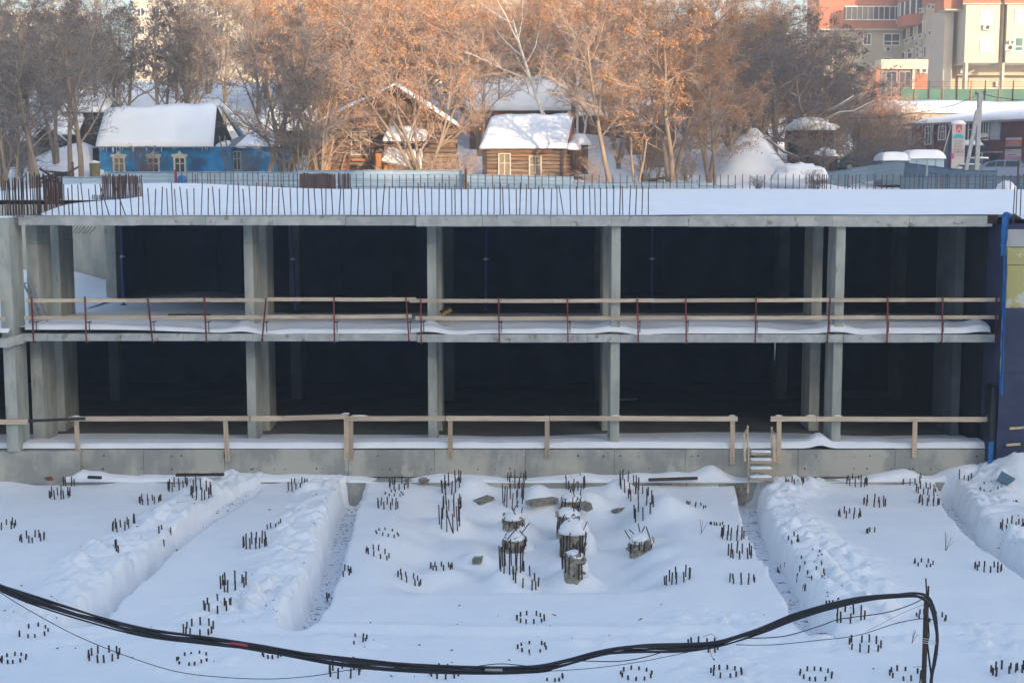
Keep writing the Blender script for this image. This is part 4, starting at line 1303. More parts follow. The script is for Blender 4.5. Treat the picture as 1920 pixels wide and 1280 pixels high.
FY = 79.5
fence("pale blue sheet fence segment, lowest one in front of the dark tree trunks", (XP(118, FY), FY, 0), (XP(200, FY), FY, 0), zt(331.5, FY) - 2.2, 2.2, 2)
fence("pale blue sheet fence segment under the windows of the blue house", (XP(200, FY), FY, 0), (XP(560, FY), FY, 0), zt(322, FY) - 2.4, 2.4, 6)
fence("pale blue sheet fence segment below the brown log house", (XP(560, FY) + .02, FY, 0), (XP(869, FY), FY, 0), zt(319, FY) - 2.5, 2.5, 5)
fence("pale blue sheet fence segment below the small snow-roofed cabin", (XP(871, FY), FY - .3, 0), (XP(1073, FY), FY - .3, 0), zt(326, FY) - 2.3, 2.3, 4, drop=-.17)
fence("low pale blue sheet fence segment below the two slim lit trunks", (XP(1074, FY), FY - .1, 0), (XP(1306, FY), FY - .1, 0), zt(341, FY) - 2.0, 2.0, 4)
fence("shortest pale blue fence end, dropping low before the snow mound", (XP(1307, FY), FY, 0), (XP(1378, FY), FY, 0), zt(347.5, FY) - 1.8, 1.8, 1)
for px, v0, lab in ((329, 318, "rusty post standing at the pale fence beside the blue barrel"), (873, 316, "dark stub post at the step between two pale fence segments")):
    p = P(px, v0, FY - .5)
    q = MB((p.x, p.y, 7)); q.box(p.x - .06, p.x + .06, p.y - .06, p.y + .06, 6, p.z); tag(q.build("fence_stake", M['red'] if px < 500 else M['rebar']), lab, "post").location = (p.x, p.y, 7)
p = P(341, 345, 77)
t = thing("barrel", (p.x, 77, 7.2), "bright blue plastic barrel standing between the roof snow and pale fence", "barrel")
q = MB(); q.tube([(0, 0, 0), (0, 0, .1), (0, 0, .5), (0, 0, .95), (0, 0, 1.12), (0, 0, 1.16)], [.22, .25, .26, .25, .2, .1], 12); q.build("barrel_body", M['tarp'], t, True)
q = MB(); q.tube([(0, 0, .33), (0, 0, .36)], .275, 12); q.tube([(0, 0, .7), (0, 0, .73)], .272, 12); q.build("hoop", M['tarp'], t)
# slate-blue fence on the right, running downhill in steps
rf = [((1530, 326, 90), (1690, 302, 96)), ((1690, 304, 95), (1800, 318, 92)), ((1800, 319, 91), (1870, 319, 90)), ((1690, 330, 86), (1925, 330, 84))]
for (a, b_), lab, n in zip(rf, ("slate-blue sheet fence climbing towards the snow-covered trailer", "slate-blue sheet fence sloping down in front of the trailer", "short level slate-blue fence at the foot of the utility pole", "nearest slate-blue sheet fence behind the thin roof rebars"), (5, 4, 2, 6)):
    A, B2 = P(*a), P(*b_)
    z0 = hz(A.x, A.y) - .4
    fence(lab, A, B2, z0, A.z - z0, n, 'fence_dark', "slate-blue sheet fences", drop=B2.z - A.z)
p = P(1738, 312, 88)
q = MB(p); q.tube([p - Vector((0, 0, 1.6)), p], .07, 7); q.blob(p, .12, .12, .12, 3, 8, 4, .1, True)
tag(q.build("fence_stake", M['pole']), "snow-capped pale post standing in front of the slate-blue fences", "post").location = p
p = P(1910, 300, 84)
q = MB(p); q.tube([p - Vector((0, 0, 2.4)), p], .055, 7); tag(q.build("fence_stake", M['rebar']), "tall dark stake beside the silver-blue car", "post").location = p


# ------------------------------------------------------------------ houses
def logs(parent, x0, x1, y, z0, z1, r, m='log'):
    n = max(1, int((z1 - z0) / (2 * r)))
    r = (z1 - z0) / n / 2
    for i in range(n):
        q = MB()
        e0, e1 = rng.uniform(.08, .22), rng.uniform(.08, .22)
        z = z0 + r * (2 * i + 1)
        q.tube([(x0 - e0, y, z), ((x0 + x1) / 2, y - .01, z + rng.uniform(-.012, .012)), (x1 + e1, y, z)], [r * 1.02, r * 1.04, r], 9)
        q.build("log", M[m], parent)


def window(parent, x, z, w, h, y, frame='window_white', pane='glass', carved=False, bars=(1, 1), depth=.1):
    fo = MB()
    f = .07 * (1.4 if carved else 1)
    fo.box(x - f, x, y - .05, y + depth, z - f, z + h + f).box(x + w, x + w + f, y - .05, y + depth, z - f, z + h + f)
    fo.box(x + .001, x + w - .001, y - .05, y + depth, z - f, z).box(x + .001, x + w - .001, y - .05, y + depth, z + h, z + h + f)
    o = fo.build("window", M[frame], parent)
    q = MB(); q.box(x, x + w, y + .03, y + .05, z, z + h); q.build("pane", M[pane], o)
    q = MB()
    for i in range(bars[0]):
        bx = x + w * (i + 1) / (bars[0] + 1); q.box(bx - .03, bx + .03, y - .005, y + .028, z, z + h)
    for i in range(bars[1]):
        bz = z + h * (.62 if bars[1] == 1 else (i + 1) / (bars[1] + 1)); q.box(x, x + w, y + .0, y + .027, bz - .03, bz + .03)
    if bars[0] or bars[1]: q.build("muntin", M[frame], o)
    if carved:
        q = MB()
        pr = [(x - .2, y - .07, z + h + f), (x + w + .2, y - .07, z + h + f), (x + w + .22, y - .07, z + h + f + .16), (x + w * .72, y - .07, z + h + f + .2), (x + w * .5, y - .07, z + h + f + .42), (x + w * .28, y - .07, z + h + f + .2), (x - .22, y - .07, z + h + f + .16)]
        q.prism(pr, (0, .1, 0)); q.build("carved_crest", M[frame], o)
        q = MB(); q.box(x - .2, x + w + .2, y - .12, y + .02, z - f - .1, z - f); q.build("sill", M[frame], o)
    return o


def snow_slab(parent, e0, e1, r0, r1, th, nu=16, nv=8, seed=0, name="roof_snow", over=.12):
    """thick snow on one roof slope between the eave e0-e1 and the ridge r0-r1"""
    e0, e1, r0, r1 = map(Vector, (e0, e1, r0, r1))
    nrm = (e1 - e0).cross(r0 - e0).normalized()
    if nrm.z < 0: nrm = -nrm
    r_ = np.random.RandomState(seed)
    vv = []
    for i in range(nu + 1):
        u = i / nu
        for j in range(nv + 1):
            v = j / nv
            p = (e0.lerp(e1, u)).lerp(r0.lerp(r1, u), v)
            ed = min(u, 1 - u) * nu
            tt = th * min(1, .35 + .65 * min(ed, 1.0)) * (min(1, .45 + v * 3.5))
            tt *= 1 + .55 * float(fbm(np.array([u * 6 + seed * 3.1]), np.array([v * 3.5 + seed]), 6, 3)[0])
            vv.append(p + nrm * tt + Vector((0, 0, -.0)))
    n = nv + 1
    ff = [(i * n + j, (i + 1) * n + j, (i + 1) * n + j + 1, i * n + j + 1) for i in range(nu) for j in range(nv)]
    base = len(vv)
    rim = [i * n for i in range(nu + 1)] + [nu * n + j for j in range(1, n)] + [i * n + nv for i in range(nu - 1, -1, -1)] + [j for j in range(nv - 1, 0, -1)]
    uv = [(i / nu, 0) for i in range(nu + 1)] + [(1, j / nv) for j in range(1, n)] + [(i / nu, 1) for i in range(nu - 1, -1, -1)] + [(0, j / nv) for j in range(nv - 1, 0, -1)]
    for u, v in uv:
        vv.append((e0.lerp(e1, u)).lerp(r0.lerp(r1, u), v) + nrm * .012)
    for k, (u, v) in enumerate(uv):     # ragged eave
        if v == 0 and 0 < u < 1: vv[rim[k]] = vv[rim[k]] + (r0 - e0).normalized() * float(vnoise(np.array([u * nu * .7 + seed]), np.array([1.5]), 14)[0]) * .22
    m = len(rim)
    ff += [(rim[k], base + k, base + (k + 1) % m, rim[(k + 1) % m]) for k in range(m)]
    q = MB(); q.add(vv, ff)
    o = q.build(name, M['snow_roof'], parent, True)
    fix_normals(o)
    return o


def slope(parent, e0, e1, r0, r1, th=.06, m='slate', corr=0.0, name="roof"):
    e0, e1, r0, r1 = map(Vector, (e0, e1, r0, r1))
    q = MB()
    if corr:
        n = int((e1 - e0).length / .14)
        vv = []
        for i in range(n * 2 + 1):
            u = i / (n * 2)
            d = Vector((0, 0, .035 if i % 2 else 0))
            vv += [e0.lerp(e1, u) + d, r0.lerp(r1, u) + d, e0.lerp(e1, u) + d - Vector((0, 0, .03)), r0.lerp(r1, u) + d - Vector((0, 0, .03))]
        ff = []
        for i in range(n * 2):
            a, c = i * 4, i * 4 + 4
            ff += [(a, c, c + 1, a + 1), (a + 2, a + 3, c + 3, c + 2), (a, a + 2, c + 2, c)]
        q.add(vv, ff)
    else:
        q.prism([e0, e1, r1, r0], (0, 0, -th))
    o = q.build(name, M[m], parent)
    if not corr: fix_normals(o)
    return o


def at(px, v, Y): return P(px, v, Y)


# ---- blue house
Yb = 95.0
o0 = at(187, 330, Yb); o0.z = 8.0
def L3(p): return Vector(p) - o0
bh = thing("blue_house", o0, "low blue painted timber house with white carved window frames and a snow-laden roof", "house")
ze = at(300, 276, Yb).z - o0.z
xr_ = XP(440, Yb) - o0.x
q = MB(); q.box(0, xr_, 0, 7, -.6, ze); wl = q.build("wall", M['blue_wall'], bh)
q = MB(); q.box(-.5, -.02, .3, 7.2, -.5, ze - .05); q.build("porch_wall", M['dark_board'], bh)
q = MB()
for px in (375, 388, 437): x = XP(px, Yb) - o0.x; q.box(x - .05, x + .05, -.04, 0, -.5, ze)
q.build("corner_board", M['blue_wall'], bh)
def diag(x0, x1, z0, z1):
    for k in range(9):
        q = MB(); s = z0 + (z1 - z0) * k / 9
        q.bar((x0, -.012, s), (x0 + (x1 - x0) * .5, -.012, s + .35), .02, .10, (0, 1, 0)); q.build("plank", M['blue_wall'], bh)
        q = MB(); q.bar((x1, -.012, s), (x0 + (x1 - x0) * .5, -.012, s + .35), .02, .10, (0, 1, 0)); q.build("plank", M['blue_wall'], bh)
diag(XP(358, Yb) - o0.x, XP(374, Yb) - o0.x, .5, 2.0); diag(XP(308, Yb) - o0.x, XP(328, Yb) - o0.x, .5, 2.0); diag(XP(246, Yb) - o0.x, XP(280, Yb) - o0.x, .5, 2.0)
for px, pane in ((221, 'pane_board'), (285, 'glass'), (334, 'glass')):
    x = XP(px, Yb) - o0.x
    w = (XP(px + 17, Yb) - XP(px, Yb))
    window(bh, x, at(300, 322, Yb).z - o0.z, w, at(300, 297, Yb).z - at(300, 322, Yb).z, -.06, pane=pane, carved=True, bars=(1, 1))
zrL, zrR = at(205, 201, 98.5).z - o0.z, at(413, 190, 98.5).z - o0.z
E0, E1 = L3((at(178, 274, Yb - .5).x, Yb - .5, o0.z + ze - .02)), L3((XP(405, Yb - .5), Yb - .5, o0.z + ze - .02))
Rr0, Rr1 = L3((XP(206, 98.5), 98.5, o0.z + zrL - .3)), L3((XP(414, 98.5), 98.5, o0.z + zrR - .3))
slope(bh, E0, E1, Rr0, Rr1, corr=1)
snow_slab(bh, E0 + Vector((0, .08, 0)), E1 + Vector((0, .08, 0)), Rr0, Rr1, .34, 24, 10, 1)
B0, B1 = E0 + Vector((.2, 8.0, 0)), E1 + Vector((0, 8.0, 0))
slope(bh, B0, B1, Rr0, Rr1)
q = MB(); q.prism([E1 + Vector((-.25, .6, .1)), Rr1 + Vector((-.15, 0, -.12)), B1 + Vector((-.2, -.2, .1))], (.06, 0, 0)); fix_normals(q.build("gable", M['dark_board'], bh))
q = MB(); q.bar(Rr1 + Vector((.35, .1, .1)), B1 + Vector((1.25, -1.2, .1)), .5, .3); q.build("verge_snow", M['snow_roof'], bh, True)
q = MB(); q.prism([E0 + Vector((.12, .3, .08)), Rr0 + Vector((.1, 0, -.1)), B0 + Vector((0, -.2, .1))], (.06, 0, 0)); fix_normals(q.build("gable", M['dark_board'], bh))
# annex
ax0, ax1 = xr_ + .0, XP(521, Yb) - o0.x
q = MB(); q.box(ax0 + .005, ax1, .45, 6, -.6, ze - .05); an = q.build("annex_wall", M['blue_wall'], bh)
window(bh, XP(441, Yb) - o0.x, at(440, 318, Yb).z - o0.z, .42, 1.15, .38, carved=False, bars=(1, 1))
EA, EB = Vector((ax0 - 1.3, .05, ze + .0)), Vector((ax1 + .3, .05, ze + .0))
RA, RB = Vector((ax0 + .9, 3.4, ze + 1.15)), Vector((ax1 - .5, 3.4, ze + .95))
slope(bh, EA, EB, RA, RB, corr=1)
snow_slab(bh, EA.lerp(EB, .32) + Vector((0, .1, 0)), EB + Vector((0, .1, 0)), RA, RB, .25, 14, 6, 4)
snow_slab(bh, EA + Vector((.1, .1, 0)), EA.lerp(EB, .22), EA + Vector((.7, .8, .35)), EA.lerp(EB, .24) + Vector((0, .7, .25)), .18, 8, 4, 5)
q = MB(); q.tube([(xr_ - 2.1, -.05, ze), (xr_ - 2.1, -.05, 0)], .04, 6); q.build("drainpipe", M['blue_wall'], bh)
a, b_ = at(432, 322, Yb - .9), at(416, 258, Yb - .3)
t = thing("ladder", a, "red-brown wooden ladder leaning on the eave of the blue house", "ladder")
for dx in (-.22, .22):
    q = MB(a); q.bar(a + Vector((dx, 0, -.3)), b_ + Vector((dx * .8, 0, .1)), .08, .06, (0, 1, 0)); q.build("rail", M['log'], t)
for i in range(6):
    p = a.lerp(b_, (i + .3) / 6)
    q = MB(a); q.bar(p + Vector((-.22, -.02, 0)), p + Vector((.22, -.02, 0)), .05, .05); q.build("rung", M['log'], t)
for i in range(26):
    f = rng.random()
    p = E0.lerp(E1, f); q = MB(); q.tube([p + Vector((0, .02, .02)), p + Vector((0, .02, -rng.uniform(.08, .4)))], [.02, .004], 5); q.build("icicle", M['snow_roof'], bh)
# ---- log house, gable to the front
Yl = 92.0
o1 = at(612, 330, Yl); o1.z = 8.1
W = XP(850, Yl) - XP(612, Yl)
lh = thing("log_house", o1, "old brown log house with a plank gable and steep snowy roof, behind the spreading tree", "house")
zw = at(660, 234, Yl).z - o1.z
q = MB(); q.box(.12, W - .12, .12, 9, -.6, zw - .1); q.build("wall", M['log'], lh)
logs(lh, 0, W, .05, -.4, zw, .14)
ax, az = XP(744, Yl) - o1.x, at(744, 162, Yl).z - o1.z
n = 22
for i in range(n):
    x0, x1 = .2 + (W - .4) * i / n, .2 + (W - .4) * (i + 1) / n
    xm = (x0 + x1) / 2
    zt_ = zw + (az - zw) * (1 - abs(xm - ax) / max(ax, W - ax)) - .15
    if zt_ < zw + .15: continue
    q = MB(); q.box(x0 + .012, x1 - .012, .0 + rng.uniform(0, .02), .06, zw + .03, zt_); q.build("gable_board", M['old_board'], lh)
q = MB(); q.prism([(.2, .08, zw), (W - .2, .08, zw), (ax, .08, az - .1)], (0, .05, 0)); fix_normals(q.build("gable", M['dark_board'], lh))
q = MB(); q.box(-.1, W + .1, -.12, .2, zw - .06, zw + .12); q.build("tie_log", M['log'], lh)
el, er = Vector((XP(588, Yl) - o1.x, -.55, at(590, 238, Yl).z - o1.z)), Vector((XP(862, Yl) - o1.x, -.55, at(855, 240, Yl).z - o1.z))
ap = Vector((ax, -.55, az))
bk = Vector((0, 10.5, 0))
for a, s in ((el, 2), (er, 3)):
    slope(lh, a, a + bk, ap, ap + bk)
    snow_slab(lh, a + Vector((0, .06, .02)), a + bk, ap + Vector((0, .06, .02)), ap + bk, .26, 16, 8, s)
    q = MB(); q.bar(a + Vector((0, -.03, -.1)), ap + Vector((0, -.03, -.1)), .05, .16); q.build("verge_board", M['old_board'], lh)
window(lh, XP(663, Yl) - o1.x, at(660, 289, Yl).z - o1.z, XP(695, Yl) - XP(663, Yl), at(660, 248, Yl).z - at(660, 289, Yl).z, -.12, pane='pane_board', bars=(1, 1))
for px in (655, 700): q = MB(); x = XP(px, Yl) - o1.x; q.box(x, x + .14, -.2, -.1, at(660, 318, Yl).z - o1.z, at(660, 250, Yl).z - o1.z); q.build("window_board", M['old_board'], lh)
for (px0, v0, px1, v1, m_) in ((622, 318, 655, 270, 'old_board'), (640, 318, 652, 275, 'log'), (690, 316, 702, 268, 'old_board'), (660, 300, 695, 300, 'log_orange'), (626, 308, 634, 262, 'old_board')):
    a, b_ = at(px0, v0, Yl - .3) - o1, at(px1, v1, Yl - .2) - o1
    q = MB(); q.bar(a, b_, .12, .05, (0, 1, 0)); q.build("leaning_board", M[m_], lh)
p = at(592, 318, 91.3)
t = thing("shed", p, "dark narrow plank shed leaning against the log house", "shed")
q = MB(); q.box(-.5, .75, 0, 2, -.6, 2.0); q.build("wall", M['dark_board'], t)
for i in range(5):
    q = MB(); q.box(-.5 + .12 * i, -.39 + .12 * i, -.05, -.005, -.4, 1.75 + rng.uniform(-.1, .1)); q.build("plank", M['old_board'], t)
q = MB(); q.box(.45, .75, -.08, -.005, -.4, .5); q.build("door_board", M['window_white'], t)
q = MB(); q.box(.62, .95, -.06, .1, -.4, 2.2); q.build("corner_post", M['log_orange'], t)
# lean-tos with thick snow between house and tree
for (x0, x1, ve, vr, Y, s, lab, sl_) in ((718, 800, 266, 250, 90.3, 6, "upper tumbledown lean-to roof with overhanging snow beside the log house window", 1), (716, 790, 302, 280, 88.8, 7, "lower sagging lean-to with plank wall under a sheet of snow, near the fence", 1)):
    a, b_ = at(x0, ve, Y), at(x1, ve + (0 if s == 6 else 18), Y)
    t = thing("lean_to", a, lab, "shed")
    w = b_.x - a.x
    slope(t, (0, -.3, 0), (w, -.3, b_.z - a.z), (.1, 1.8, .7), (w, 1.8, .5), .08, 'old_board')
    snow_slab(t, (0, -.3, .02), (w, -.3, b_.z - a.z + .02), (.1, 1.8, .72), (w, 1.8, .52), .42 if s == 6 else .30, 14, 6, s)
    for i in range(6):
        q = MB(); q.box(.1 + w * .14 * i, .1 + w * .14 * i + w * .12, 0, .05, -1.4, (b_.z - a.z) * i / 6 - .12); q.build("plank", M['log_orange'] if (s == 7 or i < 2) else M['dark_board'], t)
p = at(710, 320, 88.6)
q = MB(p); q.box(p.x - .17, p.x + .17, p.y - .15, p.y + .15, p.z - .8, p.z + 1.05); tag(q.build("gate_post", M['log_orange']), "thick orange-brown timber post beside the lower lean-to", "post").location = p
p = at(651, 320, 87)
q = MB(p); q.box(p.x - .06, p.x + .06, p.y - .06, p.y + .06, p.z - .8, p.z + .55); tag(q.build("stake", M['red']), "small reddish stake in the snow before the log house", "post").location = p
# ---- small log cabin
Yc = 90.0
o2 = at(905, 330, Yc); o2.z = 8.0
cb = thing("log_cabin", o2, "small log cabin with two white framed windows and a thick even snow roof", "cabin", None, R(-9))
Wc = (XP(1062, Yc) - XP(905, Yc)) * 1.0
zc = at(950, 278, Yc).z - o2.z
Dc = 4.6
q = MB(); q.box(.12, Wc - .12, .12, Dc, -.6, zc - .12); q.build("wall", M['log'], cb)
logs(cb, .25, Wc - .3, .05, -.4, zc - .1, .115)
for i in range(10):
    q = MB(); z = -.4 + (zc + .3) * (i + .5) / 10
    q.tube([(Wc - .08, -.15, z), (Wc - .08, Dc, z)], .12, 8); q.build("log", M['old_board'], cb)
for x0, x1, z0, z1, m_ in ((.0, .28, -.5, zc - .15, 'dark_board'), (Wc - .38, Wc - .02, -.5, zc - .12, 'dark_board')):
    q = MB(); q.box(x0, x1, -.12, .1, z0, z1); q.build("corner_board", M[m_], cb)
q = MB(); q.box(.45, Wc * .82, -.16, -.06, zc - .22, zc - .05); q.build("fascia_board", M['log_orange'], cb)
q = MB(); q.box(1.9, Wc * .80, -.13, -.06, zc - .52, zc - .40); q.build("fascia_board", M['log_orange'], cb)
window(cb, 1.08, at(950, 333, Yc).z - o2.z, .66, 1.45, -.12, pane='pane_board', bars=(1, 1))
window(cb, 3.02, at(950, 335, Yc).z - o2.z, .66, 1.35, -.1, pane='pane_board', bars=(1, 1))
zr = at(950, 222, Yc + 2.6).z - o2.z
E0, E1, R0, R1 = (-.15, -.45, zc - .06), (Wc + .05, -.45, zc - .06), (.1, Dc / 2 + .2, zr), (Wc + .1, Dc / 2 + .2, zr)
slope(cb, E0, E1, R0, R1, corr=1)
snow_slab(cb, Vector(E0) + Vector((0, .06, .03)), Vector(E1) + Vector((0, .06, .03)), R0, R1, .27, 20, 8, 8)
slope(cb, (-.15, Dc + .5, zc - .1), (Wc + .05, Dc + .5, zc - .1), R0, R1)
snow_slab(cb, (-.15, Dc + .5, zc - .08), (Wc + .05, Dc + .5, zc - .08), R0, R1, .25, 10, 5, 9)
q = MB(); q.prism([(Wc - .05, -.1, zc - .1), (Wc - .05, Dc + .1, zc - .1), (Wc - .05, Dc / 2 + .2, zr - .1)], (.05, 0, 0)); fix_normals(q.build("gable", M['brick_red'], cb))
q = MB(); q.blob((Wc + .35, .6, zc - .1), .5, 1.0, .55, 3, 12, 5, .1, True); q.build("corner_snow", M['snow_roof'], cb, True)
p = at(1085, 303, 91.5)
t = thing("shed", p, "little plank shed with heaped snow on its roof beside the small log cabin", "shed")
for i in range(6):
    q = MB(); q.box(-.6 + .2 * i, -.42 + .2 * i, 0, .06, -.8, 1.1 + rng.uniform(-.1, .1)); q.build("plank", M['old_board'], t)
q = MB(); q.box(-.6, .6, .065, 1.8, -.8, 1.05); q.build("wall", M['dark_board'], t)
q = MB(); q.blob((0, .8, 1.05), .85, 1.1, .7, 5, 14, 6, .1, True); q.build("roof_snow", M['snow_roof'], t, True)


# ---- simple houses behind
def hut(label, px0, px1, ve, vr, Y, depth, th, wall='old_board', seed=0, wallh=2.2, rz=0, strip=None, name="house", cat="house"):
    a = at(px0, ve, Y)
    w = XP(px1, Y) - a.x
    t = thing(name, (a.x, Y, a.z - wallh), label, cat, None, rz)
    n = max(3, int(w / .45))
    q = MB(); q.box(.05, w - .05, .06, depth, -1.5, wallh - .05); q.build("wall", M[wall], t)
    for i in range(n):
        q = MB(); q.box(w * i / n + .01, w * (i + 1) / n - .01, .0, .055, -1.2, wallh - .06 - rng.uniform(0, .05)); q.build("plank", M[wall], t)
    zr_ = at(px0, vr, Y + depth / 2).z - (a.z - wallh)
    E0, E1, R0, R1 = (-.3, -.4, wallh - .1), (w + .3, -.4, wallh - .1), (-.1, depth / 2, zr_), (w + .1, depth / 2, zr_)
    slope(t, E0, E1, R0, R1); slope(t, (-.3, depth + .4, wallh - .1), (w + .3, depth + .4, wallh - .1), R0, R1)
    snow_slab(t, E0, E1, R0, R1, th, 18, 7, seed); snow_slab(t, (-.3, depth + .4, wallh - .1), (w + .3, depth + .4, wallh - .1), R0, R1, th, 10, 5, seed + 1)
    for x in (0.0, w - .06):
        q = MB(); q.prism([(x, .0, wallh - .1), (x, depth, wallh - .1), (x, depth / 2, zr_ - .1)], (.06, 0, 0)); fix_normals(q.build("gable", M[wall], t))
    if strip:
        q = MB(); q.box(w * strip[0], w * strip[1], -.08, -.003, wallh - .45, wallh - .2); q.build("fascia_board", M['log_orange'], t)
    return t


t = hut("long low house with a wide snow roof behind the small log cabin", 880, 1062, 205, 158, 107, 7.5, .55, 'old_board', 20, strip=(.25, .7))
q = MB(); q.tube([(2.2, .5, 2.0), (2.2, .5, 4.4)], .05, 6); q.build("mast", M['rebar'], t)
hut("dark shed with a snowy sagging roof half hidden beside the blue house", 120, 205, 208, 188, 106, 5, .35, 'dark_board', 22, wallh=2.6, name="shed", cat="shed")
hut("lower dark shed with snow roof behind the bare grey trunks", 95, 150, 250, 222, 104, 4, .35, 'dark_board', 24, wallh=2.4, name="shed", cat="shed")
hut("tarred shed with a tilted snow slab roof among the outermost trees", 8, 70, 262, 236, 98, 4, .35, 'dark_board', 26, wallh=2.0, rz=R(-14), name="shed", cat="shed")
hut("small house with snow roof behind the annex of the blue house", 488, 588, 242, 205, 104, 6, .40, 'dark_board', 28)
hut("upper house roof under snow behind the log house ridge", 560, 730, 168, 128, 118, 7, .5, 'old_board', 30)
hut("weathered hut behind the forked lit tree", 1180, 1262, 232, 196, 104, 5, .45, 'old_board', 32, name="hut", cat="hut")
hut("far snowy house roof on the slope beyond the birch", 1085, 1180, 215, 180, 112, 6, .45, 'old_board', 34)
p = at(1232, 291, 94)
t = thing("shed", p, "collapsed grey-green booth half buried in snow behind the lit trunks", "shed")
q = MB(); q.box(-.6, .75, 0, 1.2, -.8, 1.0); q.build("wall", mat("faded_green_panel", (.25, .27, .22), (.2, .22, .18), 3, .8), t)
q = MB(); q.box(-.75, -.62, -.1, .1, -.8, 1.1); q.build("corner_post", M['old_board'], t)
q = MB(); q.blob((.1, .6, 1.0), .8, .8, .25, 5, 12, 4, .1, True); q.build("roof_snow", M['snow_roof'], t, True)
# woodpile and scrap at the far trees
for (px, v, Y, n, lab, m_) in ((115, 320, 92, 9, "heap of dark branches and scrap wood by the leaning grey trunks", 'dark_board'), (160, 322, 90, 4, "few broken boards beside the corner of the blue house", 'old_board'), (1205, 318, 88, 4, "broken boards sticking out of snow by the pale fence", 'old_board')):
    c = at(px, v, Y); c.z = hz(c.x, Y)
    t = thing("scrap_heap", c, lab, "wood heap")
    for i in range(n):
        a = Vector((rng.uniform(-1, 1), rng.uniform(-.5, .5), rng.uniform(.1, .7)))
        d = Vector((rng.uniform(-1, 1), rng.uniform(-.4, .4), rng.uniform(-.3, .4))).normalized() * rng.uniform(.5, 1.1)
        q = MB(); q.bar(a - d, a + d, .14, .12); q.build("timber", M[m_], t)
p = at(178, 320, 93); 
t = thing("bin", (p.x, 93, p.z - .2), "olive bin with snow on it beside the corner of the blue house", "bin")
q = MB(); q.tube([(0, 0, -.6), (0, 0, .7)], [.3, .36], 10); q.build("bin_body", mat("olive_plastic", (.20, .17, .08), (.15, .13, .07), 4, .7), t)
q = MB(); q.blob((0, 0, .68), .35, .35, .18, 1, 10, 4, .1, True); q.build("snow_cap", M['snow_roof'], t, True)
# ------------------------------------------------------------------ right side: yard, cars, office building, flats
def text_obj(s, size, m, parent, loc, rot=(R(90), 0, 0)):
    cu = bpy.data.curves.new("sign_text", 'FONT'); cu.body = s; cu.size = size; cu.extrude = .004; cu.align_x = 'CENTER'; cu.align_y = 'CENTER'
    cu.materials.append(M[m])
    o = bpy.data.objects.new("lettering_source", cu); COL.objects.link(o)
    me = bpy.data.meshes.new_from_object(o.evaluated_get(bpy.context.evaluated_depsgraph_get()))
    bpy.data.objects.remove(o)
    return obj("lettering", me, parent, loc, rot)


# snow-covered trailer
def loaf(parent, x0, x1, y0, y1, z, h, name="snow_cap"):
    nu, nv = 22, 10
    vv, ff = [], []
    for i in range(nu + 1):
        u = -1 + 2 * i / nu; u = math.copysign(abs(u) ** .6, u)
        for j in range(nv + 1):
            v = -1 + 2 * j / nv; v = math.copysign(abs(v) ** .6, v)
            e = max(0.0, (1 - abs(u) ** 5) * (1 - abs(v) ** 4)) ** .5
            x, y = (x0 + x1) / 2 + u * (x1 - x0) / 2, (y0 + y1) / 2 + v * (y1 - y0) / 2
            vv.append((x, y, z + h * e * (1 + .22 * float(vnoise(np.array([x * .9 + 40]), np.array([y * .8 + 40]), 91)[0]))))
    n = nv + 1
    ff = [(i * n + j, (i + 1) * n + j, (i + 1) * n + j + 1, i * n + j + 1) for i in range(nu) for j in range(nv)]
    q = MB(); q.add(vv, ff); return q.build(name, M['snow_roof'], parent, True)


c = P(1655, 313, 97)
t = thing("trailer", c, "pale blue site trailer under a thick smooth slab of snow behind the slate fence", "trailer")
w = P(1770, 313, 97).x - c.x
q = MB(); q.box(w * .42, w, 0, 2.3, -1.2, .55, .02); q.build("body", M['fence'], t)
q = MB(); q.box(0, w * .415, .1, 2.2, -1.2, .42, .02); q.build("body", M['fence_dark'], t)
for f in (.55, .72, .86): q = MB(); q.box(w * f, w * f + .04, -.03, 0, -1.0, .5); q.build("panel_rib", M['fence_dark'], t)
loaf(t, -.1, w * .46, -.15, 2.4, .425, .62)
loaf(t, w * .40, w + .15, -.15, 2.5, .555, .68)


